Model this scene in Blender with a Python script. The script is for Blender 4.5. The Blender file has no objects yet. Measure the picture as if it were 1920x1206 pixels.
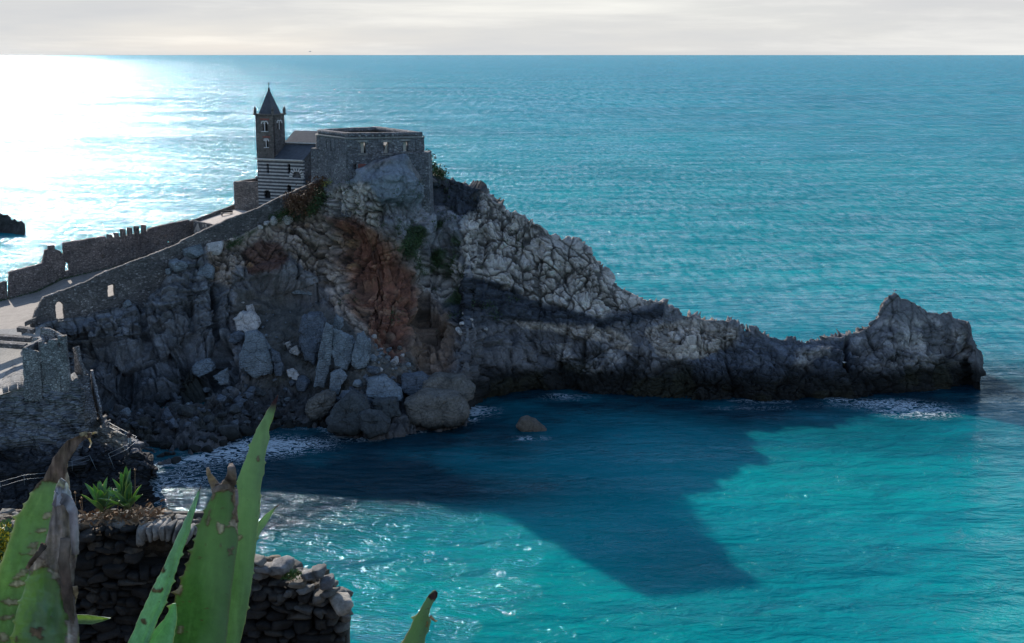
import bpy, bmesh, math, random
import numpy as np
from mathutils import Vector, Matrix
RES = 1.0          # mesh density of the headland
random.seed(7); rng = np.random.default_rng(7)
C = bpy.context.scene.collection
rad = math.radians
# ---------------------------------------------------------------- camera model (for laying things out from survey sightings)
F = 2400.0; PITCH = math.atan(501/F); SP, CP = math.sin(PITCH), math.cos(PITCH); HC = 50.0
def slope(y):
    v = -(np.asarray(y, float)-603)/F
    return (SP - v*CP)/(CP + v*SP)
def P(x, y, Y=None, z=None):
    """world point on the sight line (x,y) at forward distance Y or at height z"""
    u = (np.asarray(x, float)-960)/F; v = -(np.asarray(y, float)-603)/F
    yf = CP + v*SP; zf = -SP + v*CP
    t = (Y/yf) if Y is not None else ((z-HC)/zf)
    return np.stack(np.broadcast_arrays(t*u, t*yf, HC+t*zf), -1)
def PV(x, y, Y=None, z=None): return Vector(P(x, y, Y, z).tolist())
def lerp_tab(x, tab):
    t = np.array(tab, float); return np.interp(x, t[:,0], t[:,1])
def sstep(a, b, x):
    t = np.clip((x-a)/(b-a), 0, 1); return t*t*(3-2*t)
# ---------------------------------------------------------------- noise in numpy
def _h(ix, iy, iz, seed):
    h = (ix.astype(np.uint32)*np.uint32(374761393) + iy.astype(np.uint32)*np.uint32(668265263)
         + iz.astype(np.uint32)*np.uint32(2147483647) + np.uint32((seed*1274126177) & 0xffffffff))
    h ^= h >> np.uint32(13); h *= np.uint32(1274126177); h ^= h >> np.uint32(16)
    h *= np.uint32(2246822519); h ^= h >> np.uint32(13)
    return h
def hsh(ix, iy, iz, seed=0): return _h(ix, iy, iz, seed).astype(np.float32)/np.float32(4294967296.0)
def vnoise(p, seed=0):
    f = np.floor(p); i = f.astype(np.int64); w = (p-f).astype(np.float32); w = w*w*(3-2*w)
    r = 0
    for a in (0, 1):
        wa = w[..., 0] if a else 1-w[..., 0]
        for b in (0, 1):
            wb = w[..., 1] if b else 1-w[..., 1]
            for c in (0, 1):
                wc = w[..., 2] if c else 1-w[..., 2]
                r = r + wa*wb*wc*hsh(i[..., 0]+a, i[..., 1]+b, i[..., 2]+c, seed)
    return r*2-1
def fbm(p, octv=4, seed=0, gain=.5):
    r = 0; a = 1; s = 0
    for k in range(octv):
        r = r + a*vnoise(p*(2.03**k)+k*17.3, seed+k); s += a; a *= gain
    return r/s
def voro(p, seed=0, jit=.9):
    f = np.floor(p); i = f.astype(np.int64); w = (p-f).astype(np.float32)
    F1 = np.full(p.shape[:-1], 9., np.float32); F2 = F1.copy(); idh = np.zeros_like(F1); dv = np.zeros(p.shape, np.float32)
    for a in (-1, 0, 1):
        for b in (-1, 0, 1):
            for c in (-1, 0, 1):
                ia, ib, ic = i[..., 0]+a, i[..., 1]+b, i[..., 2]+c
                h = _h(ia, ib, ic, seed)
                dx = a + .5 + jit*((h & np.uint32(1023)).astype(np.float32)/1023-.5) - w[..., 0]
                dy = b + .5 + jit*(((h >> np.uint32(10)) & np.uint32(1023)).astype(np.float32)/1023-.5) - w[..., 1]
                dz = c + .5 + jit*(((h >> np.uint32(20)) & np.uint32(1023)).astype(np.float32)/1023-.5) - w[..., 2]
                d = np.sqrt(dx*dx+dy*dy+dz*dz)
                n = d < F1
                F2 = np.where(n, F1, np.minimum(F2, d)); F1 = np.where(n, d, F1)
                idh = np.where(n, hsh(ia, ib, ic, seed+5), idh)
                dv[..., 0] = np.where(n, dx, dv[..., 0]); dv[..., 1] = np.where(n, dy, dv[..., 1]); dv[..., 2] = np.where(n, dz, dv[..., 2])
    return F1, F2, idh, dv
def tilt(dv, idh):
    """a random plane through every cell: faceted blocks"""
    a = (idh*97.31) % 1-.5; b = (idh*53.77) % 1-.5; c = (idh*31.17) % 1-.5
    return dv[..., 0]*a+dv[..., 1]*b+dv[..., 2]*c
def sdist(px, py, poly):
    """signed distance (negative inside) in the polygon's units"""
    poly = np.array(poly, float); d = np.full(px.shape, 1e9); ins = np.zeros(px.shape, bool)
    for k in range(len(poly)):
        ax, ay = poly[k]; bx, by = poly[(k+1) % len(poly)]
        ex, ey = bx-ax, by-ay; t = np.clip(((px-ax)*ex+(py-ay)*ey)/(ex*ex+ey*ey+1e-9), 0, 1)
        d = np.minimum(d, (px-ax-t*ex)**2+(py-ay-t*ey)**2)
        c = ((ay > py) != (by > py)) & (px < (bx-ax)*(py-ay)/(by-ay+1e-12)+ax)
        ins ^= c
    d = np.sqrt(d); return np.where(ins, -d, d)
# ---------------------------------------------------------------- mesh + object helpers
def link(name, me, mat=None, parent=None, smooth=True):
    if mat is not None:
        me.materials.clear(); me.materials.append(mat)
    if smooth: me.polygons.foreach_set('use_smooth', [True]*len(me.polygons))
    o = bpy.data.objects.new(name, me); C.objects.link(o)
    if parent is not None: o.parent = parent
    return o
def mesh_np(name, V, faces4):
    me = bpy.data.meshes.new(name); V = np.asarray(V, np.float32).reshape(-1, 3); Fq = np.asarray(faces4, np.int32)
    me.vertices.add(len(V)); me.vertices.foreach_set('co', V.ravel())
    n = len(Fq); k = Fq.shape[1]
    me.loops.add(n*k); me.loops.foreach_set('vertex_index', Fq.ravel())
    me.polygons.add(n); me.polygons.foreach_set('loop_start', np.arange(n, dtype=np.int32)*k)
    me.update(calc_edges=True); me.validate()
    return me
def grid_faces(n, m, wrap=False):
    i = np.arange(n-1)[:, None]; mm = m if wrap else m-1; j = np.arange(mm)[None, :]; j2 = (j+1) % m
    a = i*m+j; b = i*m+j2; c = (i+1)*m+j2; d = (i+1)*m+j
    return np.stack(np.broadcast_arrays(a, b, c, d), -1).reshape(-1, 4)
def set_col(me, name, col):
    at = me.color_attributes.new(name, 'FLOAT_COLOR', 'POINT')
    c = np.ones((len(me.vertices), 4), np.float32); c[:, :3] = np.asarray(col).reshape(-1, 3)
    at.data.foreach_set('color', c.ravel())
def set_float(me, name, v):
    at = me.attributes.new(name, 'FLOAT', 'POINT'); at.data.foreach_set('value', np.asarray(v, np.float32).ravel())
def sharp(me, deg=35):
    try: me.set_sharp_from_angle(angle=rad(deg))
    except Exception: pass
def thing(name, label, cat, loc=(0, 0, 0), group=None):
    o = bpy.data.objects.new(name, None); C.objects.link(o); o.location = loc; o.empty_display_size = .2
    o['label'] = label; o['category'] = cat
    if group: o['group'] = group
    return o
def tag(o, label, cat, group=None, kind=None):
    o['label'] = label; o['category'] = cat
    if group: o['group'] = group
    if kind: o['kind'] = kind
    return o
def child(name, me, mat, par, smooth=True):
    """part of a thing: the mesh is given in world coordinates, the thing's empty is unrotated"""
    o = link(name, me, mat, None, smooth)
    w = par; off = Vector((0, 0, 0))
    while w is not None:
        off += w.location; w = w.parent
    me.transform(Matrix.Translation(-off)); o.parent = par
    return o
class MB:
    """collects primitives in one mesh"""
    def __init__(s): s.bm = bmesh.new()
    def box(s, c, size, ax=None, bev=0):
        """c centre, size along the axes ax (3 vectors)"""
        ax = ax or (Vector((1, 0, 0)), Vector((0, 1, 0)), Vector((0, 0, 1)))
        c = Vector(c); vs = []
        for i in (-1, 1):
            for j in (-1, 1):
                for k in (-1, 1):
                    vs.append(s.bm.verts.new(c+ax[0]*(i*size[0]/2)+ax[1]*(j*size[1]/2)+ax[2]*(k*size[2]/2)))
        fs = [s.bm.faces.new([vs[q] for q in f]) for f in ((0, 1, 3, 2), (4, 6, 7, 5), (0, 4, 5, 1), (2, 3, 7, 6), (0, 2, 6, 4), (1, 5, 7, 3))]
        if bev: bmesh.ops.bevel(s.bm, geom=list({e for f in fs for e in f.edges}), offset=bev, segments=1, affect='EDGES')
        return s
    def tube(s, pts, r, n=8, r2=None):
        pts = [Vector(p) for p in pts]; rings = []
        for k, p in enumerate(pts):
            d = (pts[min(k+1, len(pts)-1)]-pts[max(k-1, 0)]).normalized()
            a = d.cross(Vector((0, 0, 1)) if abs(d.z) < .9 else Vector((1, 0, 0))).normalized(); b = d.cross(a)
            rr = r if r2 is None else r+(r2-r)*k/(len(pts)-1)
            rings.append([s.bm.verts.new(p+(a*math.cos(t)+b*math.sin(t))*rr) for t in [2*math.pi*q/n for q in range(n)]])
        for q in range(len(rings)-1):
            for i in range(n): s.bm.faces.new((rings[q][i], rings[q][(i+1) % n], rings[q+1][(i+1) % n], rings[q+1][i]))
        s.bm.faces.new(rings[0][::-1]); s.bm.faces.new(rings[-1])
        return s
    def prism(s, pts, vec):
        a = [s.bm.verts.new(Vector(p)) for p in pts]; b = [s.bm.verts.new(Vector(p)+Vector(vec)) for p in pts]
        n = len(a); s.bm.faces.new(a[::-1]); s.bm.faces.new(b)
        for i in range(n): s.bm.faces.new((a[i], a[(i+1) % n], b[(i+1) % n], b[i]))
        return s
    def cone(s, base, tip):
        b = [s.bm.verts.new(Vector(p)) for p in base]; t = s.bm.verts.new(Vector(tip)); n = len(b)
        s.bm.faces.new(b[::-1])
        for i in range(n): s.bm.faces.new((b[i], b[(i+1) % n], t))
        return s
    def mesh(s, name='m'):
        bmesh.ops.recalc_face_normals(s.bm, faces=s.bm.faces)
        me = bpy.data.meshes.new(name); s.bm.to_mesh(me); s.bm.free(); return me
# ---------------------------------------------------------------- materials
def new_mat(name):
    m = bpy.data.materials.new(name); m.use_nodes = True; nt = m.node_tree
    return m, nt, nt.nodes['Principled BSDF']
def N(nt, typ, **kw):
    n = nt.nodes.new(typ)
    for k, v in kw.items():
        if k.startswith('i_'): n.inputs[k[2:].replace('_', ' ')].default_value = v
        else: setattr(n, k, v)
    return n
def ramp(nt, fac, stops):
    r = nt.nodes.new('ShaderNodeValToRGB'); e = r.color_ramp.elements
    while len(e) < len(stops): e.new(.5)
    for k, (p, c) in enumerate(stops): e[k].position = p; e[k].color = (*c, 1) if len(c) == 3 else c
    nt.links.new(fac, r.inputs['Fac']); return r.outputs['Color']
def mixc(nt, fac, a, b, mode='MIX'):
    n = nt.nodes.new('ShaderNodeMix'); n.data_type = 'RGBA'; n.blend_type = mode
    for s, v in ((n.inputs[0], fac), (n.inputs[6], a), (n.inputs[7], b)):
        if isinstance(v, bpy.types.NodeSocket): nt.links.new(v, s)
        elif isinstance(v, (int, float)): s.default_value = v
        else: s.default_value = (*v, 1) if len(v) == 3 else v
    return n.outputs[2]
def mth(nt, op, a, b=0., clamp=False):
    n = nt.nodes.new('ShaderNodeMath'); n.operation = op; n.use_clamp = clamp
    for s, v in ((n.inputs[0], a), (n.inputs[1], b)):
        if isinstance(v, bpy.types.NodeSocket): nt.links.new(v, s)
        else: s.default_value = v
    return n.outputs[0]
def noise_n(nt, vec, scale, detail=5, rough=.55, dist=0.):
    n = nt.nodes.new('ShaderNodeTexNoise'); n.inputs['Scale'].default_value = scale; n.inputs['Detail'].default_value = detail
    n.inputs['Roughness'].default_value = rough; n.inputs['Distortion'].default_value = dist
    if vec is not None: nt.links.new(vec, n.inputs['Vector'])
    return n.outputs['Fac']
def mapped(nt, src, scale=(1, 1, 1), rot=(0, 0, 0)):
    m = nt.nodes.new('ShaderNodeMapping'); m.inputs['Scale'].default_value = scale; m.inputs['Rotation'].default_value = rot
    nt.links.new(src, m.inputs['Vector']); return m.outputs[0]
def bump(nt, h, dist, strength=1., prev=None):
    b = nt.nodes.new('ShaderNodeBump'); b.inputs['Distance'].default_value = dist; b.inputs['Strength'].default_value = strength
    nt.links.new(h, b.inputs['Height'])
    if prev is not None: nt.links.new(prev, b.inputs['Normal'])
    return b.outputs[0]
def wpos(nt): return nt.nodes.new('ShaderNodeNewGeometry').outputs['Position']
def rock_mat(name, base=None, attr=None, sc=1., ckf=.18, bd=.25, rough=.9, var=.35, strata=0., wet=False):
    m, nt, b = new_mat(name); pos = wpos(nt)
    n1 = noise_n(nt, pos, .35*sc, 6, .62); n2 = noise_n(nt, pos, 2.2*sc, 6, .65)
    if attr:
        a = nt.nodes.new('ShaderNodeAttribute'); a.attribute_name = attr; col = a.outputs['Color']
    else: col = base
    g = ramp(nt, n1, [(.3, (1-var,)*3), (.7, (1+var*.6,)*3)]); g2 = ramp(nt, n2, [(.3, (1-var,)*3), (.72, (1+var,)*3)])
    c = mixc(nt, 1., col, g, 'MULTIPLY'); c = mixc(nt, 1., c, g2, 'MULTIPLY')
    v = nt.nodes.new('ShaderNodeTexVoronoi'); v.feature = 'DISTANCE_TO_EDGE'; v.inputs['Scale'].default_value = .38*sc
    wp = mixc(nt, .25, pos, noise_col(nt, pos, 1.3*sc), 'ADD'); nt.links.new(wp, v.inputs['Vector'])
    crack = ramp(nt, v.outputs['Distance'], [(.0, (0, 0, 0)), (.03, (1, 1, 1))])
    c = mixc(nt, mth(nt, 'MULTIPLY', mth(nt, 'SUBTRACT', 1., crack), ckf), c, (.02, .02, .018))
    if wet:
        sz = nt.nodes.new('ShaderNodeSeparateXYZ'); nt.links.new(pos, sz.inputs[0]); wz = mth(nt, 'ADD', sz.outputs['Z'], mth(nt, 'MULTIPLY', n1, 2.)); c = mixc(nt, mth(nt, 'SUBTRACT', 1., mth(nt, 'MULTIPLY', mth(nt, 'SUBTRACT', wz, 1.9), .8), True), c, (.022, .023, .02))
    nt.links.new(c, b.inputs['Base Color']); b.inputs['Roughness'].default_value = rough
    b.inputs['Specular IOR Level'].default_value = .25
    h = mth(nt, 'ADD', noise_n(nt, pos, 1.1*sc, 8, .68), mth(nt, 'MULTIPLY', crack, .15))
    if strata:
        ws = nt.nodes.new('ShaderNodeTexWave'); ws.bands_direction = 'Z'; ws.inputs['Scale'].default_value = .55*sc
        ws.inputs['Distortion'].default_value = 3.; ws.inputs['Detail'].default_value = 4; ws.inputs['Detail Scale'].default_value = 1.5
        nt.links.new(mapped(nt, pos, (1, 1, 1), (0, rad(8), 0)), ws.inputs['Vector'])
        h = mth(nt, 'ADD', h, mth(nt, 'MULTIPLY', ws.outputs['Fac'], strata))
    nt.links.new(bump(nt, h, bd), b.inputs['Normal'])
    return m
def noise_col(nt, vec, scale):
    n = nt.nodes.new('ShaderNodeTexNoise'); n.inputs['Scale'].default_value = scale; n.inputs['Detail'].default_value = 3
    nt.links.new(vec, n.inputs['Vector']); return n.outputs['Color']
def masonry_mat(name, base, light, sc=2.2, bd=.08, mortar=(.12, .11, .10)):
    """rubble masonry: small courses of uneven stones"""
    m, nt, b = new_mat(name); pos = wpos(nt)
    wp = mixc(nt, .12, pos, noise_col(nt, pos, 1.5), 'ADD')
    vec = mapped(nt, wp, (1, 1, 1.7))
    v = nt.nodes.new('ShaderNodeTexVoronoi'); v.inputs['Scale'].default_value = sc; nt.links.new(vec, v.inputs['Vector'])
    e = nt.nodes.new('ShaderNodeTexVoronoi'); e.feature = 'DISTANCE_TO_EDGE'; e.inputs['Scale'].default_value = sc; nt.links.new(vec, e.inputs['Vector'])
    sep = nt.nodes.new('ShaderNodeSeparateColor'); nt.links.new(v.outputs['Color'], sep.inputs[0])
    c = ramp(nt, sep.outputs[0], [(.0, tuple(k*.55 for k in base)), (.45, base), (.8, base), (1., light)])
    big = ramp(nt, noise_n(nt, pos, .3, 5, .6), [(.3, (.55, .55, .58)), (.7, (1.25, 1.22, 1.2))])
    c = mixc(nt, 1., c, big, 'MULTIPLY')
    joint = ramp(nt, e.outputs['Distance'], [(.02, (0, 0, 0)), (.1, (1, 1, 1))])
    c = mixc(nt, joint, mortar, c)
    nt.links.new(c, b.inputs['Base Color']); b.inputs['Roughness'].default_value = .95; b.inputs['Specular IOR Level'].default_value = .2
    h = mth(nt, 'ADD', joint, mth(nt, 'MULTIPLY', noise_n(nt, pos, 6., 4, .6), .6))
    nt.links.new(bump(nt, h, bd), b.inputs['Normal'])
    return m
def plain_mat(name, col, rough=.7, var=.2, sc=3., bd=0., metal=0.):
    m, nt, b = new_mat(name); pos = wpos(nt)
    g = ramp(nt, noise_n(nt, pos, sc, 5, .6), [(.3, (1-var,)*3), (.7, (1+var,)*3)])
    nt.links.new(mixc(nt, 1., col, g, 'MULTIPLY'), b.inputs['Base Color']); b.inputs['Roughness'].default_value = rough
    b.inputs['Metallic'].default_value = metal
    if bd: nt.links.new(bump(nt, noise_n(nt, pos, sc*2.5, 5, .65), bd), b.inputs['Normal'])
    return m
# ---------------------------------------------------------------- camera, sun, sky
sc = bpy.context.scene
cam = bpy.data.cameras.new('camera'); co = bpy.data.objects.new('camera', cam); C.objects.link(co)
co.location = (0, 0, HC); co.rotation_euler = (rad(90)-PITCH, 0, 0); cam.sensor_width = 36; cam.lens = 36*F/1920
cam.clip_start = .05; cam.clip_end = 200000; sc.camera = co
AZ, EL = rad(-24.3), rad(22.5)
sv = Vector((math.sin(AZ)*math.cos(EL), math.cos(AZ)*math.cos(EL), math.sin(EL)))
sl = bpy.data.lights.new('sun', 'SUN'); sl.energy = 4.2; sl.angle = rad(.53); sl.color = (1, .93, .84)
so = bpy.data.objects.new('sun', sl); C.objects.link(so); so.rotation_euler = sv.to_track_quat('Z', 'Y').to_euler()
w = bpy.data.worlds.new('World'); sc.world = w; w.use_nodes = True; nt = w.node_tree
bg = nt.nodes['Background']; sky = nt.nodes.new('ShaderNodeTexSky'); sky.sky_type = 'NISHITA'; sky.sun_disc = False
sky.sun_elevation = EL; sky.sun_rotation = AZ; sky.altitude = 50; sky.air_density = 1.; sky.dust_density = .4; sky.ozone_density = 3.
tc = nt.nodes.new('ShaderNodeTexCoord'); gen = tc.outputs['Generated']
mp = mapped(nt, gen, (2.2, 2.2, 26.)); cl = noise_n(nt, mp, 1.6, 7, .6, .3)
mp2 = mapped(nt, gen, (1., 1., 7.)); cl2 = noise_n(nt, mp2, 2.3, 4, .5)
# thin high cloud veil: greys and creams out most of the low sky
sep = nt.nodes.new('ShaderNodeSeparateXYZ'); nt.links.new(gen, sep.inputs[0])
low = ramp(nt, sep.outputs['Z'], [(.0, (1, 1, 1)), (.09, (.95, .95, .95)), (.24, (.12, .12, .12)), (.5, (.0, .0, .0))])
veil = mth(nt, 'MULTIPLY', low, mth(nt, 'ADD', .88, mth(nt, 'MULTIPLY', cl2, .25)), True)
vc = ramp(nt, cl, [(.32, (3.1, 3.17, 3.27)), (.5, (3.4, 3.42, 3.42)), (.68, (4.2, 4.17, 4.05))])
skc = mixc(nt, veil, sky.outputs[0], vc)
nt.links.new(skc, bg.inputs['Color']); bg.inputs['Strength'].default_value = .15
sc.view_settings.view_transform = 'Standard'; sc.view_settings.look = 'None'; sc.view_settings.gamma = 1
sc.view_settings.exposure = .5; sc.view_settings.use_curve_mapping = False
sc.cycles.use_denoising = True; sc.cycles.max_bounces = 6; sc.cycles.diffuse_bounces = 3; sc.cycles.glossy_bounces = 3
sc.cycles.transmission_bounces = 2; sc.cycles.sample_clamp_indirect = 4.; sc.cycles.sample_clamp_direct = 0.
sc.cycles.caustics_reflective = False
# ---------------------------------------------------------------- sea
WL = [(275,955),(272,905),(290,872),(340,868),(390,850),(430,822),(500,806),(560,800),(600,800),(640,818),(700,824),(760,812),(820,806),(880,795),(890,765),(905,748),(950,738),(1000,730),(1050,735),(1100,740),(1200,742),(1300,748),(1420,752),(1500,750),(1600,745),(1700,737),(1780,729),(1836,716)]
def make_sea():
    def axis(a, b, st, lo, hi):
        core = np.arange(a, b, st); out = [core]
        v = b; s = st
        r = []
        while v < hi: r.append(v); s *= 1.25; v += s
        r.append(hi); l = []; v = a-st; s = st
        while v > lo: l.append(v); s *= 1.25; v -= s
        l.append(lo)
        return np.concatenate([np.array(l[::-1]), core, np.array(r)])
    xs = axis(-60, 125, .45, -60000, 60000); ys = axis(88, 215, .45, -3000, 90000)
    X, Y = np.meshgrid(xs, ys); p = np.stack([X, Y, np.zeros_like(X)], -1)
    W = np.array([P(x, y, z=0.) for x, y in WL])[:, :2]
    d = np.full(X.shape, 1e9)
    for a, b in zip(W[:-1], W[1:]):
        e = b-a; t = np.clip(((X-a[0])*e[0]+(Y-a[1])*e[1])/(e@e), 0, 1)
        d = np.minimum(d, np.hypot(X-a[0]-t*e[0], Y-a[1]-t*e[1]))
    nz = fbm(p/7., 4, 3)*.5+.5
    foam = np.exp(-(d/1.6)**2)*.42*sstep(.38, .65, nz)
    def blob(x, y, rx, ry, a, s=1.):
        c = P(x, y, z=0.); return a*np.exp(-(((X-c[0]-(Y-c[1])*.0)/rx)**2+((Y-c[1])/ry)**2)**s)
    foam = foam+blob(335, 905, 6, 7, .52)+blob(440, 850, 7, 5, .5)+blob(560, 835, 7, 4, .38)+blob(500, 830, 7, 5, .3)
    foam = foam+blob(905, 772, 4, 4, .5)+blob(1720, 772, 7, 4.5, .62)+blob(1650, 755, 9, 3, .42)+blob(1060, 745, 6, 3, .4)+blob(1400, 765, 12, 2.4, .3)
    foam = foam+blob(995, 822, 3.5, 1.6, .5)
    # depth of the water: bright over sand in the bay, darker at the headland's foot, where its reflection is painted in
    sh = sstep(175, 105, Y)*.85
    sh = np.clip(sh*(.8+.5*fbm(p/38., 3, 9)), 0, 1)
    sh = np.maximum(sh, blob(1560, 900, 26, 22, .75)); sh = np.maximum(sh, blob(900, 1130, 30, 22, .95))
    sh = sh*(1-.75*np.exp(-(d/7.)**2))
    farb = sstep(190, 330, np.hypot(X, Y))*.35*(1-sstep(260, 1100, np.hypot(X, Y)))
    me = mesh_np('sea', p, grid_faces(*X.shape)); set_float(me, 'foam', foam); set_float(me, 'shallow', np.clip(sh+farb, 0, 1)); set_float(me, 'weed', np.clip(1.1*np.exp(-(d/18.)**1.8)*(.9+.5*fbm(p/6., 4, 12))*(X < 88)+(blob(640, 900, 17, 7.5, .75)+blob(880, 925, 17, 6, .6)+blob(560, 965, 13, 10, .55)+blob(1330, 1060, 9, 6, .25)+blob(1800, 835, 16, 7, .2))*(.6+.6*(fbm(p/4., 4, 14)*.5+.5)), 0, 1))  # weed attribute: the headland's dark reflection painted into the water, plus darker bay patches
    m, nt, b = new_mat('sea_water'); nt.nodes.remove(b); out = nt.nodes['Material Output']; pos = wpos(nt)
    at = nt.nodes.new('ShaderNodeAttribute'); at.attribute_name = 'shallow'
    fo = nt.nodes.new('ShaderNodeAttribute'); fo.attribute_name = 'foam'
    ln = nt.nodes.new('ShaderNodeVectorMath'); ln.operation = 'LENGTH'; nt.links.new(pos, ln.inputs[0])
    dist = ln.outputs['Value']
    patch = noise_n(nt, mapped(nt, pos, (1, 2.5, 1)), .004, 5, .55)
    deepc = ramp(nt, patch, [(.35, (.003, .17, .225)), (.65, (.006, .25, .30))])
    nearc = ramp(nt, noise_n(nt, pos, .03, 4, .5), [(.35, (.0, .21, .215)), (.65, (.001, .31, .29))])
    wc = mixc(nt, at.outputs['Fac'], deepc, nearc); refl_dk = nt.nodes.new('ShaderNodeAttribute'); refl_dk.attribute_name = 'weed'; wc = mixc(nt, mth(nt, 'MULTIPLY', refl_dk.outputs['Fac'], .95), wc, (.002, .022, .036))  # mixes the painted dark rock reflection into the water colour
    # waves
    a1 = mapped(nt, pos, (.7, 1.35, 1), (0, 0, rad(12)))
    a2 = mapped(nt, pos, (.7, 1.5, 1), (0, 0, rad(-20)))
    far = mth(nt, 'DIVIDE', dist, 2500., True)
    h1 = noise_n(nt, a1, .055, 3, .5, .4); h2 = noise_n(nt, a2, .24, 4, .58, .6); h3 = noise_n(nt, a1, 1.15, 4, .6, .3)
    h4 = noise_n(nt, mapped(nt, pos, (.4, 1.1, 1), (0, 0, rad(5))), .012, 5, .6)
    nrm = bump(nt, h1, 2.8); nrm = bump(nt, h2, 1.5, 1., nrm); nrm = bump(nt, h3, .36, 1., nrm); nrm = bump(nt, noise_n(nt, a2, 3.4, 3, .6), .025, 1., nrm)
    gust = ramp(nt, noise_n(nt, mapped(nt, pos, (.4, 1.6, 1), (0, 0, rad(7))), .006, 6, .62), [(.42, (.035,)*3), (.60, (.14,)*3)])
    dif = nt.nodes.new('ShaderNodeSubsurfaceScattering'); dif.falloff = 'BURLEY'; dif.inputs['Scale'].default_value = 1.; dif.inputs['Radius'].default_value = (2., 3.6, 4.2); nt.links.new(nrm, dif.inputs['Normal'])
    gl = nt.nodes.new('ShaderNodeBsdfGlossy'); nt.links.new(nrm, gl.inputs['Normal']); gl.inputs['Color'].default_value = (.66, .88, 1, 1)
    rg = mth(nt, 'ADD', .068, mth(nt, 'MULTIPLY', mth(nt, 'DIVIDE', dist, 700., True), gust)); nt.links.new(rg, gl.inputs['Roughness'])
    nt.links.new(wc, dif.inputs['Color'])
    fr = nt.nodes.new('ShaderNodeFresnel'); fr.inputs['IOR'].default_value = 1.33; nt.links.new(nrm, fr.inputs['Normal'])
    rip = noise_n(nt, mapped(nt, pos, (.3, 1., 1), (0, 0, rad(6))), .085, 13, .76, .2); rip2 = noise_n(nt, mapped(nt, pos, (.35, 1.2, 1), (0, 0, rad(-8))), .7, 6, .7)
    g3 = ramp(nt, noise_n(nt, mapped(nt, pos, (.5, .10, 1)), 1., 2, .6), [(.36, (.35,)*3), (.64, (1.75,)*3)]); g4 = ramp(nt, noise_n(nt, mapped(nt, pos, (.16, .016, 1), (0, 0, rad(10))), 1., 3, .7), [(.36, (.4,)*3), (.64, (1.7,)*3)])
    grain = mixc(nt, mth(nt, 'DIVIDE', mth(nt, 'SUBTRACT', dist, 500.), 900., True), g3, g4); grain = mixc(nt, mth(nt, 'DIVIDE', mth(nt, 'SUBTRACT', dist, 150.), 150., True), (1, 1, 1), grain)
    rg_ = ramp(nt, rip, [(.36, (.35,)*3), (.5, (.95,)*3), (.64, (1.9,)*3)])
    rb_ = ramp(nt, rip2, [(.38, (.55,)*3), (.64, (1.5,)*3)])
    fac = mth(nt, 'MULTIPLY', mth(nt, 'MINIMUM', mth(nt, 'MULTIPLY', fr.outputs[0], .75), .30), mth(nt, 'MULTIPLY', mth(nt, 'MULTIPLY', rg_, rb_), grain)); fac = mth(nt, 'MULTIPLY', fac, mth(nt, 'ADD', .68, mth(nt, 'MULTIPLY', .32, mth(nt, 'DIVIDE', mth(nt, 'SUBTRACT', dist, 110.), 120., True)))); fac = mth(nt, 'MINIMUM', fac, .6)
    mx = nt.nodes.new('ShaderNodeMixShader'); d2 = nt.nodes.new('ShaderNodeBsdfDiffuse'); nt.links.new(nrm, d2.inputs['Normal']); nt.links.new(wc, d2.inputs['Color']); md = nt.nodes.new('ShaderNodeMixShader'); md.inputs[0].default_value = .35; nt.links.new(dif.outputs[0], md.inputs[1]); nt.links.new(d2.outputs[0], md.inputs[2])
    nt.links.new(fac, mx.inputs[0]); nt.links.new(md.outputs[0], mx.inputs[1]); nt.links.new(gl.outputs[0], mx.inputs[2])
    # foam
    f1 = noise_n(nt, mapped(nt, pos, (.8, 1.2, 1)), .62, 4, .6, 1.8)
    rid = mth(nt, 'ABSOLUTE', mth(nt, 'SUBTRACT', f1, .5)); rid = mth(nt, 'SUBTRACT', 1., mth(nt, 'MULTIPLY', rid, 9.5), True)
    ff = mth(nt, 'MULTIPLY', mth(nt, 'SUBTRACT', mth(nt, 'ADD', mth(nt, 'MULTIPLY', rid, .85), mth(nt, 'MULTIPLY', fo.outputs['Fac'], 1.1)), 1.0), 3.5, True)
    ff = mth(nt, 'MULTIPLY', ff, mth(nt, 'GREATER_THAN', fo.outputs['Fac'], .02))
    fd = nt.nodes.new('ShaderNodeBsdfDiffuse'); fd.inputs['Color'].default_value = (.62, .68, .7, 1)
    mx2 = nt.nodes.new('ShaderNodeMixShader'); nt.links.new(mth(nt, 'MULTIPLY', ff, .8), mx2.inputs[0]); nt.links.new(mx.outputs[0], mx2.inputs[1]); nt.links.new(fd.outputs[0], mx2.inputs[2])
    nt.links.new(mx2.outputs[0], out.inputs['Surface'])
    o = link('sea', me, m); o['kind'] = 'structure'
make_sea()
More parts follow.
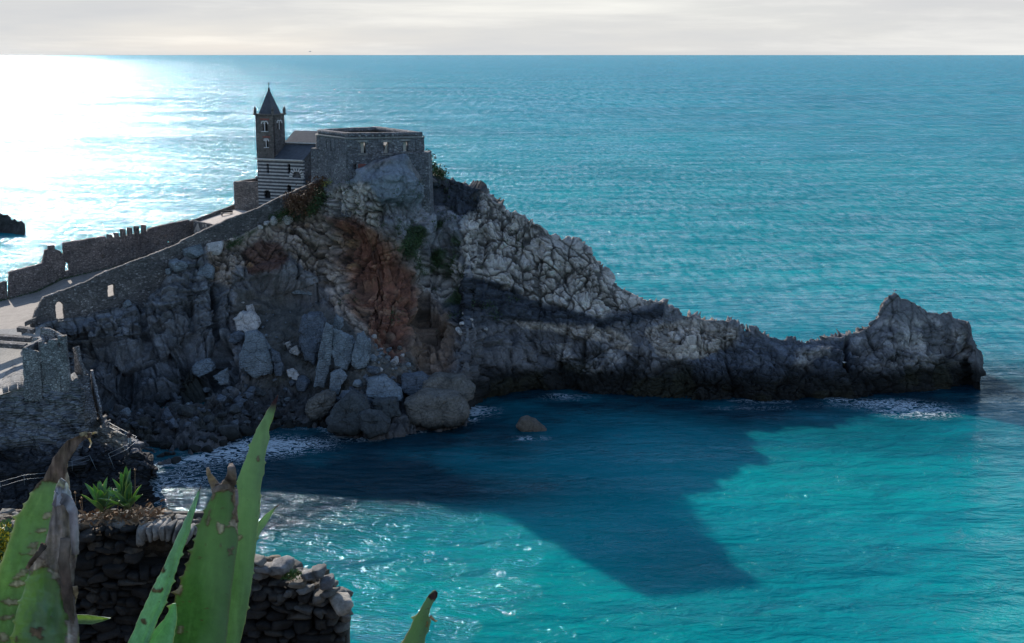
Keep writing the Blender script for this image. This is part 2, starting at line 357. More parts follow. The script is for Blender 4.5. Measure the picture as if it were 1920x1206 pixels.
# ---------------------------------------------------------------- the headland: one loft of surveyed section lines, then fractured
TOPY = [(40,622),(65,617),(80,608),(110,602),(150,598),(200,580),(240,574),(270,566),(300,538),(320,508),(345,484),(370,472),(393,459),(448,444),(490,421),(530,396),(560,376),(600,350),(620,346),(650,342),(672,333),(690,316),(704,307),(730,302),(757,303),(775,318),(790,334),(800,330),(806,323),(816,326),(830,329),(850,336),(870,344),(885,349),(900,352),(903,358),(915,365),(925,378),(940,386),(955,396),(965,398),(985,410),(990,416),(1003,421),(1010,420),(1025,432),(1030,440),(1045,448),(1055,452),(1080,460),(1090,468),(1110,475),(1120,490),(1130,502),(1140,517),(1150,530),(1158,535),(1165,541),(1178,545),(1190,552),(1205,560),(1215,563),(1235,565),(1245,563),(1250,577),(1257,576),(1270,580),(1276,590),(1290,593),(1300,590),(1320,599),(1340,600),(1360,603),(1380,606),(1392,611),(1400,621),(1415,619),(1430,625),(1445,632),(1455,635),(1480,639),(1505,644),(1520,640),(1540,637),(1545,631),(1560,630),(1575,632),(1590,627),(1605,624),(1620,618),(1630,612),(1640,602),(1650,592),(1655,581),(1664,570),(1672,563),(1678,558),(1685,551),(1690,559),(1700,560),(1708,565),(1715,567),(1722,575),(1732,580),(1738,586),(1750,587),(1762,590),(1768,586),(1780,588),(1784,598),(1800,600),(1816,603),(1820,612),(1824,640),(1830,660),(1834,682),(1838,706)]
TOPD = [(40,176),(85,179),(345,190.6),(600,202),(625,197.5),(648,194.6),(680,192),(730,191),(760,192),(790,197),(800,203),(830,208),(900,205),(1000,201),(1140,198),(1250,193),(1400,190),(1500,190.5),(1600,193),(1685,196.5),(1780,195),(1822,191),(1838,189)]
BOTY = [(40,745),(130,765),(170,805),(220,850),(270,872),(300,874),(340,868),(390,850),(430,822),(500,806),(560,800),(600,800),(640,818),(700,824),(760,812),(820,806),(878,797),(890,765),(905,748),(950,738),(1000,730),(1050,735),(1100,740),(1200,742),(1300,748),(1420,752),(1500,750),(1600,745),(1700,737),(1780,729),(1836,716),(1838,716)]
PROF = [(40,(0,.36,.62,.8,.9,1)),(160,(0,.3,.66,.82,.92,1)),(410,(0,.36,.67,.8,.9,1)),(450,(0,.30,.52,.78,.88,1)),(600,(0,.28,.52,.80,.90,1)),(640,(0,.34,.60,.90,.97,1)),(760,(0,.40,.70,.97,1.02,1)),(830,(0,.25,.5,.72,.84,1)),(900,(0,.12,.34,.55,.78,1)),(1000,(0,.15,.34,.56,.78,1)),(1300,(0,.12,.36,.6,.8,1)),(1500,(0,.1,.3,.55,.8,1)),(1838,(0,.1,.3,.55,.8,1))]
WA = [(40,48),(590,40),(640,26),(790,14),(815,2),(840,1.5),(1838,1.2)]; DA = [(40,5),(300,5),(450,3.2),(590,3),(640,.6),(800,1),(820,.4),(1838,.4)]
def make_land(name, xs, topy, topd, boty, prof, wa, da, rows, brows, botY=None):
    x = xs; ty = lerp_tab(x, topy); td = lerp_tab(x, topd); by = lerp_tab(x, boty)
    bd = (0-HC)/(-slope(by))              # forward distance of the sea-level point
    bd = np.minimum(bd, td-.3) if botY is None else lerp_tab(x, botY)
    tk = np.linspace(0, 1, 6); pk = np.array([np.interp(x, [q[0] for q in prof], [q[1][k] for q in prof]) for k in range(6)])
    t = np.linspace(0, 1, rows); V = []; YP = []; low = []
    for dz in (-3.5, -1.6):
        Yl = bd-.4*abs(dz)*.2; p = P(x, by, Y=bd); p[:, 2] += dz; p[:, 1] -= .25*abs(dz); V.append(p); YP.append(by+4)
    for tt in t:
        k = min(int(tt*5), 4); f = tt*5-k; f = f*f*(3-2*f)*.5+f*.5
        d = pk[k]*(1-f)+pk[k+1]*f
        y = by+(ty-by)*tt; V.append(P(x, y, Y=bd+(td-bd)*d)); YP.append(y)
    top = V[-1]; W = lerp_tab(x, wa); D = lerp_tab(x, da)
    for q in np.linspace(0, 1, brows)[1:]:
        if q < .5: f = q/.5; yy = top[:, 1]+W*f; zz = top[:, 2]-D*f
        else: f = (q-.5)/.5; yy = top[:, 1]+W+f*(6+.7*np.maximum(top[:, 2], 2)); zz = (top[:, 2]-D)*(1-f**1.3)-3.5*f
        V.append(np.stack([top[:, 0]*yy/top[:, 1], yy, zz], -1)); YP.append(ty)
    V = np.array(V); YP = np.array(YP); XP = np.broadcast_to(x, YP.shape)
    return V, XP, YP
def normals(V):
    du = np.gradient(V, axis=1); dv = np.gradient(V, axis=0); n = np.cross(du, dv); n /= np.linalg.norm(n, axis=-1, keepdims=True)+1e-9
    return n
def M(XP, YP, poly, soft=7, w=None):
    sd = sdist(XP, YP, poly)+(w if w is not None else 0); return sstep(soft, -soft, sd)
def blend(c, m, col):
    return c*(1-m[..., None])+np.asarray(col)*m[..., None]
xs = np.arange(40, 1838.6, 1.5/RES)
V0, XP, YP = make_land('headland', xs, TOPY, TOPD, BOTY, PROF, WA, DA, int(330*RES), 34)
NR = int(330*RES)+2
wn = 14*fbm(V0/5., 4, 40); wn2 = 16*fbm(V0/3., 3, 44)
mk = lambda poly, s=5, k=1: M(XP, YP, poly, s, wn*k)
lime = mk([(868,420),(880,395),(905,352),(960,392),(1030,430),(1110,470),(1145,520),(1190,545),(1245,566),(1180,578),(1150,584),(1130,598),(1080,588),(1000,560),(930,530),(885,505),(862,470)])
lime = np.maximum(lime, mk([(775,470),(850,480),(880,520),(900,560),(940,590),(880,575),(800,540),(775,500)])*.75)
lime = np.maximum(lime, mk([(590,372),(640,345),(700,345),(722,395),(715,440),(650,425),(600,402)])*.8)
beige = mk([(440,450),(470,425),(520,402),(600,402),(640,425),(655,520),(690,610),(680,640),(640,600),(600,520),(540,475),(475,500),(445,500)])
beige = np.maximum(beige, mk([(385,455),(440,445),(442,500),(430,545),(400,520),(395,480)]))
stripe = mk([(965,600),(1050,603),(1140,612),(1190,640),(1180,655),(1130,640),(1040,625),(980,616)], 4)
stripe = np.maximum(stripe, mk([(1210,622),(1290,594),(1388,612),(1392,635),(1330,662),(1290,678),(1230,670)], 4))
mott = mk([(1030,640),(1150,650),(1215,690),(1200,722),(1100,715),(1040,690)], 8)
mott = np.maximum(mott, mk([(1600,640),(1660,600),(1760,600),(1815,640),(1820,690),(1750,690),(1600,690)], 10)*.8)
mott = np.maximum(mott, mk([(1500,655),(1560,650),(1540,690),(1490,690)], 8)*.8)
grey = mk([(712,385),(760,365),(870,360),(870,430),(820,465),(760,450),(720,430)])
gblue = mk([(640,340),(672,320),(757,300),(800,380),(790,390),(690,380)])
slate = mk([(880,512),(1000,557),(1130,596),(1246,566),(1250,590),(1145,616),(980,602),(900,585),(840,590),(830,560)])
slate = np.maximum(slate, mk([(810,325),(900,350),(895,400),(850,395),(800,370)]))
slate = np.maximum(slate, mk([(845,560),(920,575),(940,600),(880,620),(835,600)])*.8)
lcliff = mk([(60,600),(300,535),(345,480),(400,500),(430,560),(430,740),(100,760)], 8)
rslate = mk([(1392,618),(1505,645),(1610,630),(1600,750),(1290,750),(1280,690),(1380,640)], 8)
rust = mk([(606,402),(640,404),(705,422),(740,460),(772,515),(784,560),(778,625),(752,668),(700,645),(655,580),(634,500),(625,450)], 11, 1.6)
rust2 = mk([(455,470),(490,445),(525,452),(540,490),(520,510),(465,515)], 5)
brown = mk([(740,560),(790,560),(840,590),(850,680),(800,740),(700,700),(690,640)], 9)
scree = mk([(440,600),(440,545),(520,540),(600,575),(690,620),(760,650),(800,700),(600,740),(540,720),(470,690)], 9)
vegp = mk([(450,455),(530,410),(590,385),(600,400),(540,408),(470,430)], 5)
vegp = np.maximum(vegp, M(XP, YP, [(455,442),(600,352),(610,385),(560,392),(500,420),(430,462)], 5, wn*.6))
vn = sstep(.1, .35, fbm(V0/4.5, 4, 50))
veg = np.maximum(vegp, vn*mk([(700,380),(860,400),(880,520),(830,560),(780,500),(720,440)], 12)*.9)
veg = np.maximum(veg, vn*mk([(800,318),(860,340),(850,360),(800,350)], 6))
cave = mk([(795,570),(815,575),(830,610),(820,650),(790,640),(778,600)], 5)
# --- displacement
NRM = normals(V0); NRM *= np.sign((NRM*np.array([0, -1, .6])).sum(-1, keepdims=True))
bk = np.zeros(XP.shape); bk[NR:] = 1.
face = 1-bk*(XP < 800)*.85
edge = np.where(XP > 800, .28+.72*sstep(4, 40, np.abs(YP-lerp_tab(XP[0], TOPY)[None, :])), sstep(0, 30, np.abs(YP-lerp_tab(XP[0], TOPY)[None, :]))*.85+.15)
edge = np.where(bk > 0, 1, edge); edge = edge*(1-.6*sstep(1610, 1640, XP)*sstep(650, 620, YP))
q = V0+1.2*np.stack([fbm(V0/3., 3, 60), fbm(V0/3., 3, 61), fbm(V0/3., 3, 62)], -1)
dsp = 2.1*fbm(V0/11., 4, 1)
F1, F2, ci, dv = voro(q/np.array([4.2, 4.2, 5.2]), 11); dsp += 1.1*(ci-.5)+1.5*tilt(dv, ci); cr = np.exp(-((F2-F1)/.05)**2); dsp -= .3*cr
blk = 1-np.clip(scree+gblue*.7, 0, 1)*.85
a, b_, ci2, dv2 = voro((q+.4*q[..., 2:3]*np.array([1., 0, 0]))/np.array([1.35, 1.35, 2.6])+9, 12); cr2 = np.exp(-((b_-a)/.07)**2)
dsp2 = (.5*(ci2-.5)+1.5*tilt(dv2, ci2)-.34*cr2)
a, b_, ci3, dv3 = voro(q/.75+5, 13); cr3 = np.exp(-((b_-a)/.1)**2)
dsp3 = .16*(ci3-.5)+.55*tilt(dv3, ci3)-.15*cr3
# long fractures: families of irregular planes
def joints(d, sp, seed, wrp=.35, wd=.06):
    u = (V0@np.array(d, float))/sp+wrp*fbm(V0/6., 3, seed); k = np.floor(u+.5); off = .35*(hsh(k.astype(np.int64), (k*0).astype(np.int64), (k*0).astype(np.int64), seed)-.5)
    e = np.abs(u-k-off); return np.exp(-(e/wd)**2)*sstep(-.15, .15, fbm(V0/np.array([5., 5., 7.])+seed, 2, seed+1))
jd1 = joints((.62, .1, .78), 2.3, 201); jd2 = joints((.9, .3, -.25), 3.1, 205); jd3 = joints((.35, 0, .9), 1.15, 209, .5, .09); jd4 = joints((1., .2, .12), 2.6, 213, .4, .05)
# pillow-fractured limestone: rounded knobs with deep joints
lm = np.clip(lime+beige*.7+mott*.6+stripe*.5, 0, 1)
a, b_, ci4, _ = voro((q+.5*q[..., 2:3]*np.array([.9, 0, 0]))*np.array([1, 1, .45])/(.8)+2, 14); g4 = b_-a; cr4 = np.exp(-(g4/.13)**2); pm_ = sstep(-.25, .3, fbm(V0/4., 2, 15)); pil = (.42*np.minimum(g4, .55)-.38*cr4)*(.25+.75*pm_)+.35*(ci4-.5)
a, b_, ci5, _ = voro(q*np.array([1, 1, .8])/2.7+2, 15); cr5 = np.exp(-((b_-a)/.08)**2); pil += .5*(ci5-.5)-.6*cr5
# bedded slate: stepped layers
qs = V0[..., 2]+.16*V0[..., 0]*(XP > 800)-.1*V0[..., 0]*(XP < 480)+.9*fbm(V0/6., 3, 70)
lay = np.floor(qs/.55); sm = np.clip(lcliff+slate*.8+rslate*.8+.15, 0, 1)
hl = hsh(lay.astype(np.int64), np.floor(V0[..., 0]/7+ci).astype(np.int64), np.zeros(lay.shape, np.int64), 3)
lay2 = np.floor(qs/2.1); hl2 = hsh(lay2.astype(np.int64), np.floor(V0[..., 0]/5+2*ci).astype(np.int64), lay2.astype(np.int64)*0, 4)
_, _, cv, dvv = voro(q/np.array([3.0, 3.0, 11.]), 19)
st = sm*(1+.5*lcliff)*(.5*(hl-.5)+.95*(hl2-.5)+.9*lcliff*(cv-.5)-.28*np.abs((qs/.55)%1-.5))
amp = (edge*face)
D = (dsp*(.35+.65*blk)+.9*dsp2*blk*(1-.5*lm)*(1-.6*slate)+dsp3*(.5+.5*blk)+lm*pil*.85+st-(.55*jd1+.3*jd3)*np.clip(lime+beige+stripe, 0, 1)-.5*jd2*blk*(1-lcliff)-.65*jd4*np.clip(lcliff+rslate*.5, 0, 1))*amp
D += .12*fbm(V0/.5, 3, 80)*face
# the hollow under the rust wall, the cave, overhang ledges
D -= 3.6*M(XP, YP, [(640,440),(700,450),(745,500),(770,600),(740,660),(690,620),(650,540)], 30)
D -= 3.2*cave
D -= 2.2*M(XP, YP, [(480,515),(560,535),(600,560),(560,580),(470,560)], 12)
D += 1.7*M(XP, YP, [(478,495),(540,492),(605,530),(600,550),(540,545),(480,515)], 8, wn*.4)
D -= 3.0*M(XP, YP, [(150,655),(380,640),(410,700),(380,745),(160,745)], 14, wn)*.9
for pl_, dd_, sf_ in (([(258,560),(272,558),(284,640),(266,652)], 2., 6), ([(322,622),(345,604),(354,660),(332,695)], 2.6, 8), ([(396,540),(403,540),(420,680),(406,705)], 2.4, 6), ([(352,560),(358,560),(366,640),(358,640)], 1.4, 4), ([(225,655),(240,655),(245,720),(230,725)], 1.3, 5)):
    D -= dd_*M(XP, YP, pl_, sf_, wn*.4)
for cx_, cy_, rx_, ry_, dd_ in ((338,570,24,80,2.2),(300,600,22,60,1.4),(380,560,20,80,2.0),(430,560,18,70,1.4),(180,625,55,26,2.4),(160,700,30,26,1.6),(285,700,26,30,1.5),(560,465,40,40,1.6),(1130,690,50,28,1.5),(1290,650,60,22,1.2),(820,420,45,30,1.6),(660,560,25,60,1.2)):
    D += dd_*np.exp(-(((XP-cx_)/rx_)**2+((YP-cy_)/ry_)**2)**1.5)*np.where(bk > 0, 0, 1)*sstep(0, 25, np.abs(YP-lerp_tab(XP[0], TOPY)[None, :]))
D -= 2.0*M(XP, YP, [(395,655),(430,640),(436,700),(400,715)], 8, wn*.5)
D += 1.8*M(XP, YP, [(675,330),(757,300),(790,370),(700,385)], 16)*edge
D += 1.6*M(XP, YP, [(920,640),(975,640),(1040,690),(1050,730),(900,735),(915,690)], 14)
D -= 1.6*M(XP, YP, [(1000,650),(1040,660),(1070,720),(1050,738)], 12)
D -= 1.8*M(XP, YP, [(1585,632),(1592,632),(1592,690),(1584,690)], 3)
V1 = V0+NRM*D[..., None]
V1[:2] = V0[:2]
# --- what the rock is made of
n1 = fbm(V0/2.2, 4, 90)[..., None]; n2 = fbm(V0/9., 3, 91)[..., None]
col = np.ones(V0.shape)*np.array([.20, .188, .185])*(1+.35*n2)
col = blend(col, grey, (.30, .29, .30)); col = blend(col, gblue, (.215, .235, .26)); col = blend(col, brown*.9, (.18, .115, .085)); tanz = mk([(585,395),(700,405),(760,460),(800,540),(860,600),(840,690),(740,700),(650,620),(600,520)], 22, 1.5); col = blend(col, tanz*.75, (.27, .18, .125))
col = blend(col, scree, (.125, .115, .10)); col = blend(col, lcliff, (.205, .21, .22)); col = blend(col, rslate, (.13, .14, .165))
col = blend(col, lime, (.66, .575, .50)); col = blend(col, beige, (.50, .39, .31)); col = blend(col, stripe, (.56, .47, .39))
lt = sstep(.0, .35, fbm(V0/2.4, 4, 93)); col = blend(col, lt*lime*.35, (.42, .38, .36))
mm = mott*sstep(.42, .58, fbm(V0/2.6, 3, 92)*.5+.5); col = blend(col, mm, (.58, .52, .47))
col = blend(col, slate, (.075, .082, .095)); col = blend(col, rust, (.235, .10, .062)); col = blend(col, rust2*.9, (.15, .07, .05))
rs = sstep(.15, .4, fbm(V0/np.array([1.2, 1.2, 3.5]), 3, 95)); col = blend(col, rust*rs*.5, (.10, .065, .055)); col = blend(col, rust*sstep(.2, .45, fbm(V0/3., 3, 97))*.5, (.30, .19, .11))
stv = fbm(V0/np.array([.7, .7, 7.]), 3, 94); col = blend(col, rust*sstep(.05, .35, stv)*.6, (.36, .20, .12)); col = blend(col, rust*sstep(.1, .4, -stv)*.5, (.09, .04, .03))
col = blend(col, brown*sstep(.1, .4, stv)*.5, (.24, .17, .12)); oc = sstep(.22, .4, fbm(V0/3., 3, 96)); col = blend(col, oc*(beige*.7+lime*.12), (.33, .19, .09))
col *= (.80+.35*ci2[..., None]+.25*ci4[..., None]); col *= 1+.35*n1
ck = np.clip(cr4*lm*pm_*.8+.9*jd1*lm+.5*jd3*lm+.6*jd2*blk+.9*jd4*lcliff+cr*.15+cr2*.4*blk+cr5*lm, 0, 1); col = blend(col, ck*.8, (.022, .022, .02))
col *= (1-.30*sm*(hl < .35))[..., None]
vc = np.array([.030, .055, .016])*(1+.6*n1); col = col*(1-veg[..., None])+vc*veg[..., None]
zz = V1[..., 2]+.9*fbm(V0/3., 3, 99)
wet = sstep(5.4, 2.4, zz)*(.6+.4*(XP > 880)); col = col*(1-wet[..., None])+np.array([.022, .022, .020])*wet[..., None]*(1+.5*n1)
olive = sstep(.15, .4, fbm(V0/5., 3, 100))*sstep(6, 3, zz)*.5; col = blend(col, olive, (.05, .048, .025))
col = np.clip(col, .008, .8)
me = mesh_np('headland', V1, grid_faces(*V1.shape[:2])); set_col(me, 'rock', col)
ROCK = rock_mat('headland_rock', attr='rock', sc=1.25, bd=.3, var=.28)
HEAD = link('headland', me, ROCK); HEAD['kind'] = 'structure'
# scrub and grass rooted in the cracks
_vi = np.argwhere((veg[2:NR] > .55) & (YP[2:NR] < 640)); _r = np.random.default_rng(77); _vi = _vi[_r.choice(len(_vi), min(230, len(_vi)), replace=False)]
SCRUB_PTS = [V1[i+2, j]+np.array([0, -.1, .1]) for i, j in _vi]
_g = np.argwhere((sstep(.0, .3, fbm(V0[2:NR]/3.5, 3, 51)) > .6) & (YP[2:NR] > 340) & (YP[2:NR] < 600) & (XP[2:NR] > 640) & (XP[2:NR] < 1000)); _g = _g[_r.choice(len(_g), 110, replace=False)]
SCRUB_PTS += [V1[i+2, j]+np.array([0, -.05, .05]) for i, j in _g]
def ground_at(x, y, up=0.):
    """surveyed surface point on the headland's near face"""
    j = int(np.clip(round((x-xs[0])/(xs[1]-xs[0])), 0, len(xs)-1)); c = YP[2:NR, j]; i = 2+int(np.argmin(np.abs(c-y)))
    p = V1[i, j].copy(); p[2] += up; return Vector(p.tolist())
# ---------------------------------------------------------------- the nearer ledges with the small tower
TB = [(-90,742),(0,738),(30,728),(78,722),(125,722),(146,708),(150,748),(158,765),(170,776),(200,795),(230,815),(250,828),(262,838),(270,850),(277,862),(283,876)]
TBD = [(-90,151),(78,150),(146,149.5),(150,150.5),(170,152.5),(200,149),(230,146),(262,143.5),(270,142),(283,140)]
BB = [(-90,1015),(0,1012),(150,990),(250,968),(275,958),(283,952)]
PB = [(-90,(0,.3,.55,.8,.93,1)),(140,(0,.3,.55,.78,.92,1)),(156,(0,.25,.45,.62,.78,1)),(220,(0,.22,.4,.6,.8,1)),(283,(0,.12,.26,.45,.7,1))]
xb = np.arange(-260, 283.6, 1.6/RES)
VB, XB, YB = make_land('ledge', xb, TB, TBD, BB, PB, [(-90,40),(60,40),(80,8),(155,9),(283,5)], [(-90,1.2),(140,1.2),(155,3),(283,3)], int(190*RES), 24)
nb = normals(VB); nb *= np.sign((nb*np.array([0, -1, .6])).sum(-1, keepdims=True)); NB = int(190*RES)+2
bkb = np.zeros(XB.shape); bkb[NB:] = 1
eb = np.where(bkb > 0, np.where(XB < 148, .1, 1.), .25+.75*sstep(0, 20, np.abs(YB-lerp_tab(xb, TB)[None, :])))
qb = VB+.8*np.stack([fbm(VB/2., 3, 160), fbm(VB/2., 3, 161), fbm(VB/2., 3, 162)], -1)
_, _, c1, d1 = voro(qb/np.array([3.4, 3.4, 2.4]), 31); A_, B_, c2, d2 = voro(qb/np.array([1.5, 1.5, .8]), 32)
crb = np.exp(-((B_-A_)/.06)**2); ql = VB[..., 2]*1.+.12*VB[..., 0]+.6*fbm(VB/5., 3, 170); lb = np.floor(ql/.42)
hb = hsh(lb.astype(np.int64), np.floor(VB[..., 0]/4+c1).astype(np.int64), (lb*0).astype(np.int64), 33)
Db = (.9*fbm(VB/7., 3, 171)+.9*(c1-.5)+1.0*tilt(d1, c1)+.22*(c2-.5)+.2*tilt(d2, c2)-.12*crb+.85*(hb-.5)-.18*np.abs((ql/.42)%1-.5)+.5*fbm(VB/np.array([2.,2.,.5]), 3, 176))*eb+.08*fbm(VB/.5, 3, 172)
VB1 = VB+nb*Db[..., None]; VB1[:2] = VB[:2]
cb = np.ones(VB.shape)*np.array([.14, .14, .15])*(1+.3*fbm(VB/6., 3, 173)[..., None]); upb = M(XB, YB, [(-260,700),(152,700),(150,815),(60,835),(-260,850)], 14, 14*fbm(VB/3., 3, 177)); cb = blend(cb, upb*.85, (.30, .30, .30)); cb *= (.75+.5*c2[..., None]); cb = blend(cb, crb*.6, (.03, .03, .03))
lowb = sstep(5.2, 3.6, VB1[..., 2]+.6*fbm(VB/2., 3, 174)); cb = cb*(1-.78*lowb[..., None])
tan_ = M(XB, YB, [(150,765),(240,820),(235,850),(160,815)], 8, 10*fbm(VB/2., 3, 175)); cb = blend(cb, tan_*.8, (.34, .29, .22))  # sunlit part of the sloping ledge, painted as a paler tan
tan_ = M(XB, YB, [(-90,738),(80,722),(80,740),(-90,752)], 5); cb = blend(cb, tan_*.8, (.34, .31, .27))
me = mesh_np('rock_ledge', VB1, grid_faces(*VB1.shape[:2])); set_col(me, 'rock', np.clip(cb, .008, .6))
LEDGE = link('rock_ledge', me, rock_mat('ledge_rock', attr='rock', sc=1.6, bd=.25, var=.3, strata=1.1, ckf=.05)); LEDGE['kind'] = 'structure'
def ledge_at(x, y):
    j = int(np.clip(round((x-xb[0])/(xb[1]-xb[0])), 0, len(xb)-1)); c = YB[2:NB, j]; i = 2+int(np.argmin(np.abs(c-y)))
    return Vector(VB1[i, j].tolist())
# ---------------------------------------------------------------- masonry walls as thick gridded solids with real openings
def wall_solid(path, zb, zt, th, res=.3, openings=(), jit=.05, seed=0, side=1, nz=None, batter=0.):
    """path: list of (X,Y) plan points; zb/zt: arrays (or floats) at those points; openings: f(s,z)->bool list"""
    path = np.array(path, float); seg = np.hypot(*np.diff(path, axis=0).T); S = np.concatenate([[0], np.cumsum(seg)])
    zb = np.broadcast_to(np.asarray(zb, float), S.shape); zt = np.broadcast_to(np.asarray(zt, float), S.shape)
    n = max(2, int(S[-1]/res)+1); s = np.unique(np.concatenate([np.linspace(0, S[-1], n), S]))
    keep = [s[0]]
    for v in s[1:]:
        if v-keep[-1] > .02: keep.append(v)
    s = np.array(keep)
    X = np.interp(s, S, path[:, 0]); Y = np.interp(s, S, path[:, 1]); b = np.interp(s, S, zb); t = np.interp(s, S, zt)
    tx = np.gradient(X); ty = np.gradient(Y); l = np.hypot(tx, ty)+1e-9; nx, ny = -ty/l*side, tx/l*side
    m = nz or max(2, int(np.max(t-b)/res)+1); q = np.linspace(0, 1, m)
    Z = b[:, None]+(t-b)[:, None]*q[None, :]
    th = np.broadcast_to(th, (m,)) if np.ndim(th) else np.full(m, th)
    off = batter*(1-q)
    fr = np.stack([X[:, None]-nx[:, None]*off, Y[:, None]-ny[:, None]*off, Z], -1)
    bk = np.stack([X[:, None]+nx[:, None]*th, Y[:, None]+ny[:, None]*th, Z], -1)
    sc_ = (s[:-1]+s[1:])/2; zc = (Z[:-1, :-1]+Z[1:, 1:])/2
    solid = np.ones(zc.shape, bool)
    for f in openings: solid &= ~f(np.broadcast_to(sc_[:, None], zc.shape), zc)
    if jit:
        fr = fr+jit*np.stack([fbm(fr*1.7+seed, 2, k) for k in (1, 2, 3)], -1)*np.array([2, 2, 1.6]); bk = bk+jit*np.stack([fbm(bk*1.7+seed, 2, k) for k in (4, 5, 6)], -1)*2
    V = np.concatenate([fr.reshape(-1, 3), bk.reshape(-1, 3)]); K = len(s)*m
    fid = lambda i, j: i*m+j
    Fc = []
    I, J = np.nonzero(solid)
    for i, j in zip(I.tolist(), J.tolist()):
        a, b2, c, d = fid(i, j), fid(i+1, j), fid(i+1, j+1), fid(i, j+1)
        Fc.append((a, b2, c, d)); Fc.append((a+K, d+K, c+K, b2+K))
        if i == 0 or not solid[i-1, j]: Fc.append((a, d, d+K, a+K))
        if i == solid.shape[0]-1 or not solid[i+1, j]: Fc.append((b2, b2+K, c+K, c))
        if j == 0 or not solid[i, j-1]: Fc.append((a, a+K, b2+K, b2))
        if j == solid.shape[1]-1 or not solid[i, j+1]: Fc.append((d, c, c+K, d+K))
    if side < 0: Fc = [f[::-1] for f in Fc]
    return mesh_np('wall', V, Fc)
def rect(s0, s1, z0, z1, arch=False):
    def f(s, z):
        r = (s > s0) & (s < s1) & (z > z0) & (z < z1)
        if arch:
            c = (s0+s1)/2; h = (s1-s0)/2; r &= ~((z > z1-h) & ((s-c)**2+(z-(z1-h))**2 > h*h))
        return r
    return f
def plane_hit(x, y, A, e):
    """(s, z) where the sight line meets the vertical plane through A along e"""
    d = P(x, y, Y=1.)-np.array([0, 0, HC]); n = np.array([-e[1], e[0]]); k = (A[0]*n[0]+A[1]*n[1])/(d[0]*n[0]+d[1]*n[1])
    p = np.array([0, 0, HC])+d*k; return (p[0]-A[0])*e[0]+(p[1]-A[1])*e[1], p[2]
def sight_s(x, path):
    """arc length on the plan path where the sight line column x crosses"""
    path = np.array(path, float); S = 0; u = (x-960)/F
    best = 0
    for a, b in zip(path[:-1], path[1:]):
        L = np.hypot(*(b-a)); fa = a[0]-u*a[1]/1.0; fb = b[0]-u*b[1]/1.0
        if fa*fb <= 0: return S+L*fa/(fa-fb+1e-12)
        S += L
    return best
MAS_DARK = masonry_mat('rubble_masonry', (.23, .215, .20), (.46, .43, .40), 2.8, .12)
MAS_BROWN = masonry_mat('brown_masonry', (.36, .30, .26), (.56, .48, .42), 2.8, .12)
MAS_FORT = masonry_mat('fort_masonry', (.24, .245, .255), (.40, .40, .39), 2.3, .1)
SUNLIT_PLASTER = plain_mat('sunlit_plaster', (.78, .72, .60), .9, .2, 1.5, .02)  # sunlit plaster inside the fort, its brightness put into the colour
DARK = plain_mat('dark_opening', (.012, .012, .014), .9)
LEADM = plain_mat('slate_roofing', (.065, .07, .08), .7, .3, 2., .03)
GROUNDM = None
def px_path(pts, Yf):
    """pts (x,y_top,y_bottom) -> plan path, zb, zt"""
    a = [P(x, yt, Y=Yf(x)) for x, yt, yb in pts]; b = [P(x, yb, Y=Yf(x)) for x, yt, yb in pts]
    return [(p[0], p[1]) for p in a], [p[2] for p in b], [p[2] for p in a]
# --- long sloping wall on the near side of the promenade
YW = lambda x: float(lerp_tab(x, [(60,178.5),(85,180),(345,191.7),(600,203)]))
nt_ = [(60,612),(66,592),(74,576),(85,558),(111,548),(159,531),(199,510),(233,497),(278,481),(337,457),(347,450),(393,428),(440,407),(480,393),(520,373),(560,356),(590,342),(603,336)]
pts = []
for x in np.linspace(60, 603, 150):
    yt = float(lerp_tab(x, nt_)); yb = float(lerp_tab(x, TOPY))+16; pts.append((x, yt+random.uniform(-.6, .6), max(yb, yt+20)))
pth, zb, zt = px_path(pts, YW)
def px_open(x0, x1, y0, y1, path, Yf, arch=False):
    s0, s1 = sorted((sight_s(x0, path), sight_s(x1, path))); Y = Yf((x0+x1)/2)
    z0 = P(0, y1, Y=Y)[2]; z1 = P(0, y0, Y=Y)[2]; return rect(s0, s1, z0, z1, arch)
def sx(x, path, Yf):
    path = np.array(path); S = np.concatenate([[0], np.cumsum(np.hypot(*np.diff(path, axis=0).T))]); k = [Yf(q) for q in (x,)][0]
    X = float(P(x, 600, Y=k)[0]); return float(np.interp(X, path[:, 0], S))
def op(x0, x1, y0, y1, path, Yf, arch=False):
    xm = (x0+x1)/2; Y = Yf(xm); X0, X1 = P(x0, (y0+y1)/2, Y=Y)[0], P(x1, (y0+y1)/2, Y=Y)[0]
    pa = np.array(path); S = np.concatenate([[0], np.cumsum(np.hypot(*np.diff(pa, axis=0).T))])
    s0, s1 = np.interp([X0, X1], pa[:, 0], S); return rect(s0, s1, P(0, y1, Y=Y)[2], P(0, y0, Y=Y)[2], arch)
ops = [op(107, 120, 566, 598, pth, YW, True), op(204, 215, 533, 556, pth, YW, True)]
o = link('stone_wall', wall_solid(pth, zb, zt, .9, .22, ops, .06), MAS_DARK)
tag(o, 'long sloping rubble stone wall with two arched openings climbing the cliff edge to the fort', 'wall')
